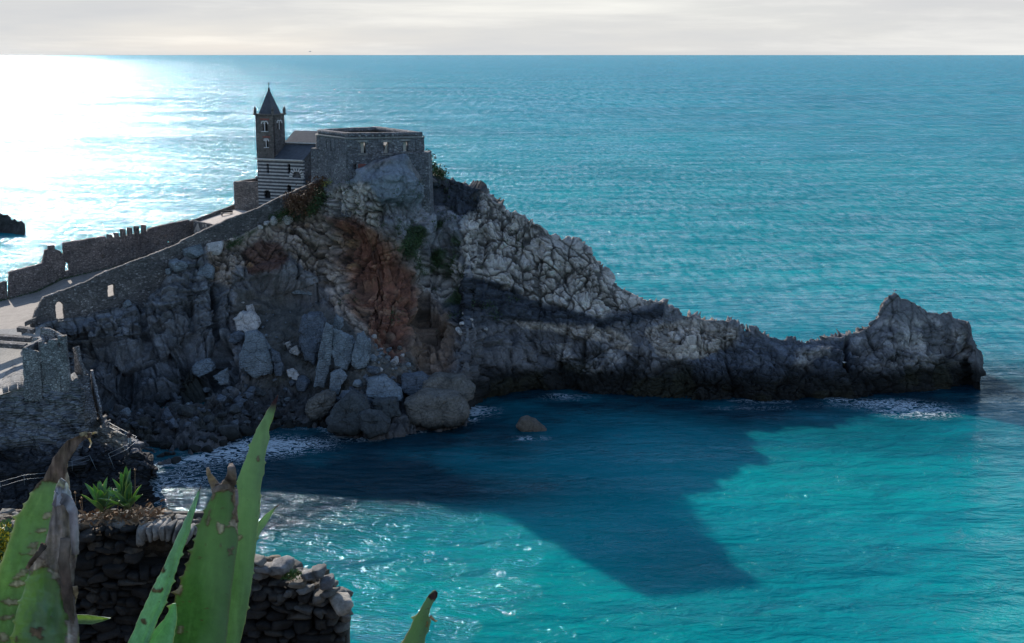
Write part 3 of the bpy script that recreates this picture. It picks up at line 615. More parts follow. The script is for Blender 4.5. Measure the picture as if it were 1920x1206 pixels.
# --- battlemented wall on the seaward side
YF = lambda x: float(lerp_tab(x, [(-280,190),(-120,197),(0,203),(119,211),(252,220),(393,231),(445,234)]))
ft = [(-280,610),(-200,592),(-90,545),(-20,533),(3,531),(12,528),(13,560),(17,560),(17,511),(53,502),(80,494),(84,478),(85,470),(91,468),(91.5,461),(102,461),(103,468),(112,470),(117,476),(118,482),(119,456),(140,453),(164,449),(180,446),(198,444),(200,449),(202.6,447),(203.0,440.5),(210.0,440),(210.4,446),(215.1,444.5),(215.5,437.5),(222.5,437),(222.9,443.5),(227.9,444),(228.3,430.3),(235.3,429.8),(235.7,443),(240.6,441.5),(241.0,428.2),(248.0,427.7),(248.4,440.5),(253.4,439.5),(253.8,425.3),(260.8,424.8),(261.2,438.5),(266.1,438),(266.5,422.3),(273.5,421.8),(273.9,437),(279,433),(281,429),(300,424),(316,421),(316.5,425),(318,425),(318.5,420),(355,413),(356,417),(361,414),(393,405),(440,389),(446,388)]
fb = [(-280,655),(-90,585),(0,563),(70,545),(119,520.6),(225,497),(252,486),(330,462),(400,440),(446,425)]
xf = np.unique(np.concatenate([np.linspace(-280, 446, 260), np.array([q[0] for q in ft])]))
pts = [(x, float(lerp_tab(x, ft))+random.uniform(-.4, .4), float(lerp_tab(x, fb))+14) for x in xf]
pthF, zbF, ztF = px_path(pts, YF)
ops = [op(125, 131.5, 491, 508, pthF, YF, True), op(193, 195, 478, 486, pthF, YF), op(296, 298.5, 453, 460, pthF, YF), op(315, 319, 451, 457, pthF, YF), op(311, 313.5, 440.5, 445, pthF, YF), op(323.5, 325.5, 438, 443, pthF, YF)]
o = link('battlement_wall', wall_solid(pthF, zbF, ztF, .8, .25, ops, .05, 3), MAS_BROWN)
tag(o, 'backlit brown battlement wall with square merlons along the seaward side of the promenade', 'wall')
# --- promenade ground between the walls: lofted strip
def paved(name, base, light, sc_=.8):
    m, nt, b = new_mat(name); pos = wpos(nt)
    v = nt.nodes.new('ShaderNodeTexVoronoi'); v.feature = 'DISTANCE_TO_EDGE'; v.inputs['Scale'].default_value = 2.2; nt.links.new(pos, v.inputs['Vector'])
    j = ramp(nt, v.outputs['Distance'], [(.0, (.7, .7, .7)), (.07, (1, 1, 1))])
    c = ramp(nt, noise_n(nt, pos, sc_, 6, .62), [(.3, base), (.7, light)])
    nt.links.new(mixc(nt, 1., c, j, 'MULTIPLY'), b.inputs['Base Color']); b.inputs['Roughness'].default_value = .9
    nt.links.new(bump(nt, mth(nt, 'ADD', noise_n(nt, pos, 5., 5, .6), j), .03), b.inputs['Normal']); return m
PAVE = paved('promenade_paving', (.21, .175, .145), (.33, .275, .225)); COBBLE = paved('cobbled_ramp', (.28, .255, .22), (.46, .42, .36), 2.5)
xs_ = np.linspace(-280, 590, 140); rows = []
zn = []
for x in xs_:
    a = P(x, float(lerp_tab(x, [(-120,624),(0,622),(50,616),(66,614),(85,608),(111,604),(159,588),(199,562),(233,548),(278,515),(345,474),(393,452),(440,430),(480,416),(560,385),(590,372)])), Y=YW(max(x, 60)) if x > 60 else 178.)
    b = P(x, float(lerp_tab(x, [(-280,650),(-120,600),(0,563),(70,545),(119,520.6),(225,497),(252,486),(330,462),(393,437),(440,408),(480,396),(590,375)])), Y=YF(min(x, 445))+.3)
    rows.append([a*(1-t)+b*t for t in np.linspace(0, 1, 22)])
rows = np.array(rows); rows[..., 2] += .05*fbm(rows/3., 3, 7)
o = link('promenade', mesh_np('promenade', rows, grid_faces(*rows.shape[:2])), PAVE); o['kind'] = 'structure'
# grass line at the foot of the seaward wall
def leaf_clump(bm_pts, n, size, seed, spread, up=.6, name='leaves'):
    """many small bent leaf blades spread round the given centres"""
    r = np.random.default_rng(seed); V = []; Fa = []
    for c in bm_pts:
        for _ in range(n):
            p = np.array(c)+r.normal(0, 1, 3)*spread; d = r.normal(0, 1, 3); d[2] = abs(d[2])*up+.25; d /= np.linalg.norm(d)
            s = np.cross(d, r.normal(0, 1, 3)); s /= np.linalg.norm(s)+1e-9; L = size*r.uniform(.6, 1.4); w = L*.28; k = len(V)
            V += [p-s*w*.5, p+s*w*.5, p+d*L*.55+s*w*.6, p+d*L+np.array([0, 0, -.15*L]), p+d*L*.55-s*w*.6]; Fa.append((k, k+1, k+2, k+3, k+4))
    me = bpy.data.meshes.new(name); me.from_pydata([tuple(v) for v in V], [], Fa); me.update(); return me
LEAFG = plain_mat('shrub_leaf', (.045, .085, .022), .6, .5, 2.); LEAFB = plain_mat('dry_shrub_leaf', (.13, .065, .03), .8, .4, 1.2); LEAFY = plain_mat('yellow_flower', (.65, .50, .02), .6, .3, 6.)
o = link('scrub', leaf_clump(SCRUB_PTS, 26, .26, 55, np.array([.42, .35, .3])), LEAFG); o['kind'] = 'stuff'
pp = [P(x, float(lerp_tab(x, [(0,566),(70,548),(119,523),(225,500),(252,489)])), Y=YF(x)-.6) for x in np.arange(-20, 255, 2.2)]
o = link('grass', leaf_clump(pp, 14, .28, 5, np.array([.3, .35, .05])), LEAFG); o['kind'] = 'stuff'
# --- cobbled ramp and wide steps at the lower end
xr = np.linspace(-280, 84, 110); rr = []
for x in xr:
    a = P(x, float(lerp_tab(x, [(-120,622),(66,615),(84,612)])), Y=178.3); b = P(x, float(lerp_tab(x, [(-120,745),(0,741),(40,728),(84,722)])), Y=150.2)
    rr.append([a*(1-t)+b*t+np.array([0, 0, -.9*math.sin(math.pi*t)]) for t in np.linspace(0, 1, 60)])
rr = np.array(rr); rr[..., 2] += .06*fbm(rr/1.5, 3, 8)
o = link('cobbled_path', mesh_np('cobbled_path', rr, grid_faces(*rr.shape[:2])), COBBLE); o['kind'] = 'structure'
stt = thing('stone_steps', 'four long low stone kerb steps across the cobbled ramp at the left edge', 'steps', PV(20, 630, Y=170.))
for (xa, ya, xb2, yb2, Y) in ((46,605,66,597,177.),(31,615,62,619,173.),(-60,627,56,635,169.),(-60,640,46,648,165.2)):
    A = PV(xa, ya, Y=Y); B = PV(xb2, yb2, Y=Y+.2); d = (B-A); L = d.length; d.normalize(); nn = Vector((-d.y, d.x, 0)).normalized()
    st = MB(); st.box((A+B)/2+nn*.6+Vector((0, 0, -.25)), (L, 1.3, .62), (d, nn, Vector((0, 0, 1))), .04); child('step', st.mesh(), MAS_DARK, stt, False)
# --- raised terrace with low parapet and a bench
A = PV(363, 419, Y=227.); B = PV(404, 421, Y=221.); Cc = PV(470, 397, Y=224.5); Dd = PV(440, 392, Y=232.5)
t = thing('terrace', 'small raised stone terrace with low parapets between the battlement wall and the chapel', 'terrace', A)
zt_ = (A.z+B.z)/2
tm = MB(); tm.prism([Vector((q.x, q.y, q.z-3.5)) for q in (A, B, Cc, Dd)], (0, 0, 3.5)); child('platform', tm.mesh(), paved('terrace_paving', (.42, .34, .28), (.55, .46, .38)), t, False)
pw = wall_solid([(A.x, A.y), (B.x, B.y)], A.z-3, A.z+.5, .4, .3, (), .03); child('parapet', pw, MAS_DARK, t)
pw = wall_solid([(A.x, A.y+.3), (Dd.x, Dd.y+.3)], A.z-2, [A.z+.55, Dd.z+.75], .45, .3, (), .03); child('parapet', pw, MAS_DARK, t)
bp = A*.35+Cc*.4+Dd*.25+Vector((0, 0, .05)); bp.z = A.z+(Cc.z-A.z)*.5+.1
bn = thing('bench', 'slatted bench on the raised terrace near the chapel', 'bench', bp)
dd = (Cc-A).normalized(); dd.z = 0; dd.normalize(); nn = Vector((-dd.y, dd.x, 0)); zz_ = Vector((0, 0, 1)); BR = plain_mat('bench_wood', (.06, .045, .035), .7)
child('seat', MB().box(bp+zz_*.45, (2.2, .45, .06), (dd, nn, zz_)).mesh(), BR, bn, False); child('backrest', MB().box(bp+zz_*.75+nn*.24, (2.2, .05, .35), (dd, nn, zz_)).mesh(), BR, bn, False)
for k in (-1, 1): child('leg', MB().box(bp+zz_*.21+dd*k*.9, (.08, .4, .42), (dd, nn, zz_)).mesh(), BR, bn, False)
# ---------------------------------------------------------------- the chapel with its bell tower
th_ = math.atan2(-.1896, 1.); f_ = Vector((math.sin(th_), math.cos(th_), 0)); r_ = Vector((math.cos(th_), -math.sin(th_), 0)); be = rad(34)
e1 = r_*math.cos(be)-f_*math.sin(be); e2 = f_*math.cos(be)+r_*math.sin(be); ez = Vector((0, 0, 1))
O = PV(485, 378, Y=229.); zb0 = O.z-4.; E1 = (e1.x, e1.y)
ph = lambda x, y: plane_hit(x, y, O, E1)
L = ph(568, 320)[0]; zE = ph(485, 299)[1]; zC = ph(481, 216)[1]; TW = ph(513, 260)[0]
def stripe_mat():
    m, nt, b = new_mat('striped_marble'); pos = wpos(nt); s = nt.nodes.new('ShaderNodeSeparateXYZ'); nt.links.new(pos, s.inputs[0])
    f = mth(nt, 'FRACT', mth(nt, 'DIVIDE', mth(nt, 'ADD', s.outputs['Z'], mth(nt, 'MULTIPLY', noise_n(nt, pos, .8, 3), .05)), .60))
    k = mth(nt, 'GREATER_THAN', f, .54)
    g = ramp(nt, noise_n(nt, pos, 1.8, 5, .6), [(.3, (.65, .65, .65)), (.7, (1.15, 1.15, 1.15))])
    c = mixc(nt, k, (.075, .078, .085), (.48, .465, .44)); nt.links.new(mixc(nt, 1., c, g, 'MULTIPLY'), b.inputs['Base Color']); b.inputs['Roughness'].default_value = .8
    nt.links.new(bump(nt, noise_n(nt, pos, 5, 4), .03), b.inputs['Normal']); return m
STR = stripe_mat(); TWM = masonry_mat('tower_stone', (.165, .150, .135), (.25, .225, .20), 2.4, .04, (.13, .12, .11)); SIDE = masonry_mat('nave_stone', (.14, .14, .145), (.2, .2, .2), 1.8, .05)
WHITE = plain_mat('white_marble', (.60, .58, .55), .7, .15, 3.); REDB = plain_mat('red_brick_trim', (.24, .085, .065), .85, .3, 6.)
ch = thing('church', 'small medieval stone church with black and white striped front and square bell tower', 'church', (O.x, O.y, zb0+4))
def pt(s, d, z): return Vector((O.x, O.y, 0))+e1*s+e2*d+ez*z
xy = lambda s, d: (pt(s, d, 0).x, pt(s, d, 0).y)
door = [ph(495.5, 371), ph(507.5, 357)]; d2_ = [ph(537.5, 360), ph(546, 347)]
sl1 = [ph(500.6, 325), ph(504, 308)]; sl2 = [ph(540, 327), ph(544.5, 307)]; lun = [ph(549, 334), ph(564, 322.5)]
R2 = lambda a, arch=False: rect(a[0][0], a[1][0], a[0][1], a[1][1], arch)
ops = [R2(door, True), R2(d2_, True), R2(sl1), R2(sl2), R2(lun, True)]
fw = wall_solid([xy(0, 0), xy(L, 0)], zb0, zE, .6, .15, ops, .0); front = child('striped_front', fw, STR, ch, False)
child('opening_backing', wall_solid([xy(.05, .62), xy(L-.05, .62)], zb0, zE-.1, .1, 2., (), 0), DARK, ch, False)
cz = MB(); cz.box(pt(L/2, -.06, zE+.1), (L+.3, .5, .2), (e1, e2, ez)); child('cornice', cz.mesh(), WHITE, ch, False)
vm = MB()
cs = (lun[0][0]+lun[1][0])/2; hw = (lun[1][0]-lun[0][0])/2; cz0 = lun[1][1]-hw
for k in range(9):
    a = math.pi*k/8; dv_ = e1*math.cos(a)+ez*math.sin(a); vm.box(pt(cs, -.04, cz0)+dv_*(hw+.35), (.62, .12, .2), (dv_, e2, dv_.cross(e2)))
child('arch_voussoirs', vm.mesh(), WHITE, ch, False)
lb_ = MB(); lb_.prism([pt(cs+hw*math.cos(math.pi*k/10), .25, cz0+hw*math.sin(math.pi*k/10)) for k in range(11)]+[pt(cs-hw, .25, lun[0][1]), pt(cs+hw, .25, lun[0][1])], e2*.1); child('lunette', lb_.mesh(), SIDE, ch, False)
# nave blocks: right flank of the low front bay, upper nave
DB = 3.9; zR = ph(567, 304)[1]
zTop = zE+2.35
sd = MB(); sd.prism([pt(L, .62, zb0), pt(L, DB, zb0), pt(L, DB, zTop), pt(L, .62, zE+.1)], -e1*.5); child('flank_wall', sd.mesh(), SIDE, ch, False)
rf = MB(); rf.prism([pt(TW+.02, -.25, zE+.22), pt(L+.3, -.25, zE+.22), pt(L+.3, DB, zTop+.2), pt(TW+.02, DB, zTop+.2)], -ez*.18); child('roof', rf.mesh(), LEADM, ch, False)
up = MB(); up.box(pt((.4+L+2.5)/2, DB+2.9, (zb0+zTop+.55)/2), (L+2.5-.4, 5.9, zTop+.55-zb0), (e1, e2, ez)); child('nave_wall', up.mesh(), SIDE, ch, False)
cr_ = MB(); cr_.box(pt((TW+L+2.5)/2, DB-.05, zTop+.5), (L+2.6-TW, .35, .18), (e1, e2, ez)); child('cornice', cr_.mesh(), WHITE, ch, False)
rf = MB(); rf.prism([pt(TW-.1, DB-.15, zTop+.62), pt(TW-.1, DB+3., zTop+2.45), pt(TW-.1, DB+6.2, zTop+.6)], e1*(L+2.8-TW)); child('roof', rf.mesh(), LEADM, ch, False)
# bell tower: four walls, the openings run right through
b1 = [ph(492.5, 246), ph(495.6, 229)]; b2 = [ph(497, 246), ph(501.3, 229)]; b3 = [ph(497.3, 276), ph(499, 262)]; b4 = [ph(499.6, 276), ph(502.8, 262)]
OT = pt(TW, 0, 0); E2 = (e2.x, e2.y); ph2 = lambda x, y: plane_hit(x, y, OT, E2)
c1_ = [ph2(520.2, 243), ph2(522.8, 227)]; c2_ = [ph2(524, 243), ph2(527, 227)]
tw = thing('bell_tower', '', ''); del tw['label']; del tw['category']; tw.location = (0, 0, 0)
bpy.data.objects.remove(tw)
TM = [wall_solid([xy(0, 0), xy(TW, 0)], zE+.2, zC, .5, .13, [R2(b1, True), R2(b2, True), R2(b3, True), R2(b4, True)], .0),
      wall_solid([xy(TW, .02), xy(TW, TW)], zb0, zC, .5, .13, [R2(c1_, True), R2(c2_, True)], .0),
      wall_solid([xy(TW-.02, TW), xy(0, TW)], zb0, zC, .5, .13, [rect(.9, 1.5, b1[0][1]+.3, b1[1][1]+.2, True), rect(1.8, 2.4, b1[0][1]+.3, b1[1][1]+.2, True)], .0),
      wall_solid([xy(0, TW-.02), xy(0, .52)], zb0, zC, .5, .13, [rect(1., 1.6, b1[0][1]+.2, b1[1][1]+.2, True), rect(1.9, 2.5, b1[0][1]+.2, b1[1][1]+.2, True)], .0)]
bmj = bmesh.new()
for me_ in TM: bmj.from_mesh(me_)
mj = bpy.data.meshes.new('tower'); bmj.to_mesh(mj); bmj.free()
twp = child('bell_tower', mj, TWM, ch, False)
def sub(name, me, mat): 
    o = child(name, me, mat, ch, False); o.parent = twp; return o
sub('belfry_floor', MB().box(pt(TW/2, TW/2, b1[0][1]-1.2), (TW-1, TW-1, .3), (e1, e2, ez)).mesh(), DARK)
sub('cornice', MB().box(pt(TW/2, TW/2, zC+.12), (TW+.5, TW+.5, .26), (e1, e2, ez)).mesh(), TWM)
zTip = float(P(505, 166, Y=229.)[2]); sp = MB(); k = TW/2*.76
sp.cone([pt(TW/2+a*k, TW/2+b*k, zC+.25) for a, b in ((-1, -1), (1, -1), (1, 1), (-1, 1))], pt(TW/2, TW/2, zTip)); sub('spire', sp.mesh(), LEADM)
sub('finial', MB().tube([pt(TW/2, TW/2, zTip-.45), pt(TW/2, TW/2, zTip-.2), pt(TW/2, TW/2, zTip+.1)], .22, 8, .12).tube([pt(TW/2, TW/2, zTip), pt(TW/2, TW/2, zTip+1.1)], .035, 5).tube([pt(TW/2-.25, TW/2, zTip+.75), pt(TW/2+.25, TW/2, zTip+.75)], .035, 5).mesh(), DARK)
for a in (0, 1):
    for b in (0, 1):
        s_, d_ = a*TW, b*TW; pn = MB(); pn.tube([pt(s_, d_, zC+.2), pt(s_, d_, zC+.95)], .26, 8); pn.tube([pt(s_, d_, zC+.95), pt(s_, d_, zC+1.55)], .3, 8, .03); sub('pinnacle', pn.mesh(), TWM)
def hood(c_s, z1, w, plane, nrm):
    m = MB()
    for q in range(7):
        a = math.pi*q/6; e = plane; p = c_s+e*math.cos(a)*w+ez*(math.sin(a)*w+z1-w) ; m.box(p-nrm*.05, (.2, .14, .2), (e, nrm, ez))
    return m
for g in (b1, b2, b3, b4):
    c = (g[0][0]+g[1][0])/2; sub('window_hood', hood(pt(c, 0, 0), g[1][1]+.12, (g[1][0]-g[0][0])/2+.12, e1, e2).mesh(), WHITE)
for g in (c1_, c2_):
    c = (g[0][0]+g[1][0])/2; sub('window_hood', hood(pt(TW, c, 0), g[1][1]+.12, (g[1][0]-g[0][0])/2+.1, e2, -e1).mesh(), WHITE)
for g, h in ((b1, b2), (b3, b4)):
    sub('window_colonette', MB().tube([pt((g[1][0]+h[0][0])/2, -.02, g[0][1]), pt((g[1][0]+h[0][0])/2, -.02, g[1][1]-.1)], .09, 8).mesh(), WHITE)
    sub('window_sill', MB().box(pt((g[0][0]+h[1][0])/2, -.08, g[0][1]-.06), (h[1][0]-g[0][0]+.3, .3, .12), (e1, e2, ez)).mesh(), WHITE)
    sub('brick_band', MB().box(pt((g[0][0]+h[1][0])/2, -.01, g[1][1]+.48), (h[1][0]-g[0][0]+.9, .06, .3), (e1, e2, ez)).mesh(), REDB)
sub('window_colonette', MB().tube([pt(TW+.02, (c1_[1][0]+c2_[0][0])/2, c1_[0][1]), pt(TW+.02, (c1_[1][0]+c2_[0][0])/2, c1_[1][1]-.1)], .08, 8).mesh(), WHITE)
# enclosure block left of the chapel
a0 = P(440, 395, Y=231.); a1 = P(486, 380, Y=229.4); zt1 = float(P(440, 341, Y=231.)[2]); zt2 = float(P(486, 341, Y=229.4)[2])
me = wall_solid([(a0[0]+2.6, a0[1]+7), (a0[0], a0[1]), (a1[0], a1[1])], a0[2]-4, [zt1, zt1, zt2], .6, .25, (), .04, 9)
eb_ = thing('courtyard_enclosure', 'plain square stone enclosure attached to the left side of the striped church', 'enclosure', (float(a0[0]), float(a0[1]), float(a0[2])))
child('wall', me, MAS_BROWN, eb_)
child('wall', wall_solid([(a0[0]+2.6, a0[1]+7), (a1[0]+2, a1[1]+6)], a0[2]-4, [zt1+.3, zt2+.3], .6, .25, (), .04, 9), MAS_BROWN, eb_)
fl = MB(); fl.prism([Vector((*q, zt1-1.2)) for q in ((a0[0]+.4, a0[1]+.5), (a1[0], a1[1]+.5), (a1[0]+2, a1[1]+6), (a0[0]+2.6, a0[1]+6.8))], (0, 0, -.3)); child('floor', fl.mesh(), MAS_BROWN, eb_, False)
# ---------------------------------------------------------------- the ruined fort
zP = 38.2; base = 27.
def fp(x, y): q = P(x, y, z=zP); return np.array([q[0], q[1]])
A_, B_1, C_, E_, G_ = fp(597.5, 244.3), fp(652, 250.6), fp(790, 248.3), fp(710, 238), fp(611, 242.2)
fort = thing('ruined_fort', 'roofless dark stone fort with a parapet and square windows on top of the headland', 'fort', (float(B_1[0]), float(B_1[1]), base))
ctr = (A_+B_1+C_+E_+G_)/5
ring = [A_, B_1, C_, E_, G_]
def grow(q, k): d = q-ctr; return q+d/np.linalg.norm(d)*k
zCor = float(P(660, 261.5, Y=float(B_1[1])-.4)[2])
out1 = [grow(q, .45) for q in ring]
def corner_round(lst):
    r = []
    n = len(lst)
    for i in range(n):
        a, b, c = lst[i-1], lst[i], lst[(i+1) % n]; da = (a-b)/np.linalg.norm(a-b); dc = (c-b)/np.linalg.norm(c-b)
        for t in (0, .33, .67, 1): k = 1.4; p0, p1 = b+da*k, b+dc*k; r.append((1-t)**2*p0+2*t*(1-t)*b+t*t*p1)
    return r
wl = corner_round(out1); wl.append(wl[0])
# openings on the two visible sides
def side_ops(Aq, Bq, rects, s_off):
    e = (Bq-Aq)/np.linalg.norm(Bq-Aq); r = []
    for x0, x1, y0, y1 in rects:
        s0, z1 = plane_hit(x0, y0, Aq, e); s1, z0 = plane_hit(x1, y1, Aq, e); r.append((s0, s1, z0, z1))
    return e, r
main_r = [(675, 684.5, 267, 287.5), (719.5, 729.5, 267, 287.5), (755.5, 764.5, 265, 284.5)]; low_r = [(661.5, 669, 309, 316)]
left_r = [(612, 614.3, 263, 281), (620, 622.5, 264.5, 284), (628, 630.5, 265.5, 284)]
eM, rM = side_ops(out1[1], out1[2], main_r+low_r, 0); eL, rL = side_ops(out1[0], out1[1], left_r, 0)
zlow = 25.5
def seg_wall(P0, P1, rects, zb_, zt_, th, side=1, bat=.5, res=.25):
    me = wall_solid([tuple(P0), tuple(P1)], zb_, zt_, th, res, [rect(*q) for q in rects], .035, 5, side, batter=bat); return me
child('wall', seg_wall(out1[0], out1[1], rL, zlow, zCor, 1.3), MAS_FORT, fort)
child('wall', seg_wall(out1[1]+eM*.02, out1[2], rM, zlow, zCor, 1.3), MAS_FORT, fort)
child('wall', seg_wall(out1[2], out1[3], [], zlow, zCor, 1.3), MAS_FORT, fort)
child('wall', seg_wall(out1[3], out1[4], [], zlow, zCor, 1.3), MAS_FORT, fort)
child('wall', seg_wall(out1[4], out1[0], [], zlow, zCor, 1.3), MAS_FORT, fort)
CORN = plain_mat('fort_cornice', (.24, .23, .21), .9, .3, 2., .03)
for i in range(5):
    a, b = grow(out1[i], .12), grow(out1[(i+1) % 5], .12); child('cornice', wall_solid([tuple(a), tuple(b)], zCor, zCor+.28, 1.0, 1., (), .015), CORN, fort)
    a, b = grow(out1[i], -.25), grow(out1[(i+1) % 5], -.25); child('parapet', wall_solid([tuple(a), tuple(b)], zCor+.28, zP+.05, 1.15, .35, (), .03), MAS_FORT, fort)
fl = MB(); fl.prism([Vector((*grow(q, -.8), zP-1.9)) for q in ring], (0, 0, -.4)); child('roof_floor', fl.mesh(), plain_mat('roof_slabs', (.14, .13, .12), .9, .4, 1., .1), fort, False)
RUB = plain_mat('pale_rubble', (.42, .36, .28), .9, .3, 3., .1)
for k in range(9):
    c = Vector((*(ctr+np.array([random.uniform(-5.5, 3), random.uniform(-1, 4)])), zP-1.35)); d = Vector((random.uniform(-1, 1), random.uniform(-.4, .4), random.uniform(-.1, .35))).normalized(); n_ = d.cross(Vector((0, 0, 1))).normalized()
    child('fallen_slab', MB().box(c, (random.uniform(1.2, 3.), random.uniform(.8, 1.6), .35), (d, n_, d.cross(n_)), .05).mesh(), RUB, fort, False)
def v3(p, z): return Vector((float(p[0]), float(p[1]), z))
nM = Vector((-eM[1], eM[0], 0)); eMv = Vector((eM[0], eM[1], 0)); nL = Vector((-eL[1], eL[0], 0)); eLv = Vector((eL[0], eL[1], 0))
for k, (s0, s1, z0, z1) in enumerate(rM[:3]):
    c = v3(out1[1], 0)+eMv*((s0+s1)/2)+ez*((z0+z1)/2)+nM*.75
    if k != 1: pm = MB().box(c, (s1-s0-.1, .1, z1-z0), (eMv, nM, ez)).mesh()
    else:
        q = v3(out1[1], 0)+nM*.7; pm = MB().prism([q+eMv*(s0+.1)+ez*z0, q+eMv*(s1-.1)+ez*z0, q+eMv*(s1-.1)+ez*(z1-.1), q+eMv*(s1-.55)+ez*(z1-.7), q+eMv*(s0+.35)+ez*(z0+.95)], nM*.1).mesh()
    wn_ = child('window', pm, SUNLIT_PLASTER, fort, False)  # pale panel stands in for the sunlit interior behind the opening
    cc = v3(out1[1], 0)+eMv*((s0+s1)/2)
    s_ = child('window_sill', MB().box(cc+ez*(z0-.12)-nM*.05, (s1-s0+.7, .35, .2), (eMv, nM, ez)).mesh(), CORN, fort, False); child('window_lintel', MB().box(cc+ez*(z1+.18)-nM*.03, (s1-s0+.8, .3, .3), (eMv, nM, ez)).mesh(), CORN, fort, False)
for (s0, s1, z0, z1), o1, e, n_ in [(rM[3], out1[1], eMv, nM)]+[(q, out1[0], eLv, nL) for q in rL]:
    c = v3(o1, 0)+e*((s0+s1)/2)+ez*((z0+z1)/2)+n_*.8; child('window', MB().box(c, (s1-s0+.1, .1, z1-z0+.1), (e, n_, ez)).mesh(), DARK, fort, False)
s0, s1, z0, z1 = rM[3]; child('brick_patch', MB().box(v3(out1[1], 0)+eMv*(s1+.75)+ez*((z0+z1)/2-.05)-nM*.42, (1.2, .25, z1-z0+.35), (eMv, nM, ez), .06).mesh(), REDB, fort, False)
for k in range(12):   # pale drain stones under the parapet
    x = 674+k*12.5 if k < 6 else 607+(k-6)*7
    o1, e, n_ = (out1[1], eMv, nM) if k < 6 else (out1[0], eLv, nL); s_, z_ = plane_hit(x, 257.5 if k < 6 else 253, o1, (e.x, e.y))
    if k < 6: child('drain_stone', MB().box(v3(o1, zCor+.48)+e*s_-n_*.02, (.3, .5, .32), (e, n_, ez), .05).mesh(), CORN, fort, False)
# buttress at the left corner and battered skirt at the right
a = out1[0]; child('buttress', MB().prism([v3(a, zlow)+Vector((-.9, -1.2, 0)), v3(a, zlow)+Vector((1.6, -1.6, 0)), v3(a, zlow)+Vector((1.2, .6, 0)), v3(a, zlow)+Vector((-.8, .6, 0))], (0.15, .35, 35.4-zlow)).mesh(), MAS_FORT, fort, False)
c = out1[2]; child('buttress', MB().prism([v3(c, zlow)+Vector((-3, -1.6, 0)), v3(c, zlow)+Vector((1., -1.2, 0)), v3(c, zlow)+Vector((1.3, 2.5, 0)), v3(c, zlow)+Vector((-2.4, 2.5, 0))], (-.35, .3, 35.2-zlow)).mesh(), MAS_FORT, fort, False)
# shrubs beside the fort
def shrub(name, pts, n, size, spread, mat, label, seed, cat='shrub', group=None):
    c = pts[0]; t = thing(name, label, cat, tuple(float(q) for q in c), group)
    child('foliage', leaf_clump(pts, n, size, seed, spread), mat, t)
    sm = MB()
    for q in pts: sm.tube([Vector(c)+Vector((0, 0, -.5)), (Vector(c)+Vector(q))/2, Vector(q)], .06, 5, .02)
    child('stem', sm.mesh(), BR, t); return t
shrub('shrub', [P(801, 296, Y=206.), P(804, 308, Y=206.), P(809, 318, Y=206.), P(818, 323, Y=207.), P(828, 327, Y=207.5)], 190, .42, np.array([.55, .6, .6]), LEAFG, 'dark green bush hanging from the right corner of the fort', 21)
dry = [P(x, y, Y=Yq) for x, y, Yq in ((548,374,199.),(560,380,198.5),(575,372,199.5),(588,364,200.5),(598,356,201.5),(566,390,198.),(552,388,198.),(580,386,198.5),(600,348,202.))]
shrub('dry_shrub', dry, 260, .42, np.array([.75, .6, .7]), LEAFB, 'rust brown dry scrub below the top end of the sloping wall', 22)
shrub('shrub', [P(x, y, Y=Yq) for x, y, Yq in ((590,385,198.),(600,376,198.5),(584,394,197.5),(608,366,199.))], 170, .3, np.array([.6, .5, .5]), LEAFG, 'dark green bush beside the dry brown scrub under the fort', 23)
shrub('yellow_shrub', [P(x, y, Y=Yq) for x, y, Yq in ((612,345,199.5),(618,341,199.5))], 60, .22, np.array([.35, .3, .25]), plain_mat('yellow_leaf', (.30, .30, .03), .6), 'small yellow green plant at the left foot of the fort', 24)
# ---------------------------------------------------------------- ruined tower, stairs, rails on the near ledge
def Yp(x, y, Y): q = P(x, y, Y=Y); return (float(q[0]), float(q[1])), float(q[2])
tp = [(73, 641, 150.3), (78, 640, 150.2), (79, 645, 150.2), (89, 644, 150), (90, 638, 150), (103, 638, 149.9), (104, 643, 149.8), (107, 642, 149.7), (108, 630, 149.7), (123.5, 631, 149.5), (124.5, 633, 150.5), (123, 640, 153), (118, 628, 155.2), (108, 621, 155.4), (94, 615, 155.6), (78, 614, 155.7), (74, 630, 155), (71, 640, 153), (73, 641, 150.3)]
pth_, zz_t = zip(*[Yp(*q) for q in tp])
mw = Yp(113, 646, 149.7)
rt = thing('ruined_tower', 'small roofless ruined stone tower with a jagged top on the rocks at the left', 'tower', (pth_[0][0]+3, pth_[0][1]+2, 8.))
def hole(s, z): return (s > 2.45) & (s < 2.9) & (z > mw[1]-.2) & (z < mw[1]+.15)
GREYM = masonry_mat('grey_rubble_masonry', (.38, .365, .345), (.58, .56, .53), 3., .09)
child('wall', wall_solid(pth_, 7.5, np.array(zz_t), .55, .22, [hole], .06, 12, batter=.35), GREYM, rt)
lw = [(42, 652, 149.5), (52, 653, 149.6), (63, 657, 149.8), (74, 661, 150)]; q_, z_ = zip(*[Yp(*q) for q in lw])
child('low_wall', wall_solid([(q_[0][0]+.6, q_[0][1]+5)]+list(q_), 9., np.array([z_[0]+.1]+list(z_)), .45, .22, (), .05, 13, batter=.3), GREYM, rt)
lw = [(60, 634, 155), (70, 634, 154.5)]; q_, z_ = zip(*[Yp(*q) for q in lw]); child('low_wall', wall_solid(q_, 9., np.array(z_), .6, .22, (), .06, 14), GREYM, rt)
RAIL = plain_mat('steel_rail', (.20, .22, .24), .5, .15, 2., 0, .5)
st_ = thing('stone_staircase', 'steep stone stairs with a side parapet descending the rocks right of the ruined tower', 'stairs', PV(158, 740, Y=152.))
top = PV(150, 700, Y=156.5); bot = PV(166, 775, Y=150.8); dS = bot-top; hd = Vector((dS.x, dS.y, 0)); lnS = hd.length; hd.normalize(); sdv = Vector((-hd.y, hd.x, 0)); n_ = 18; sm = MB()
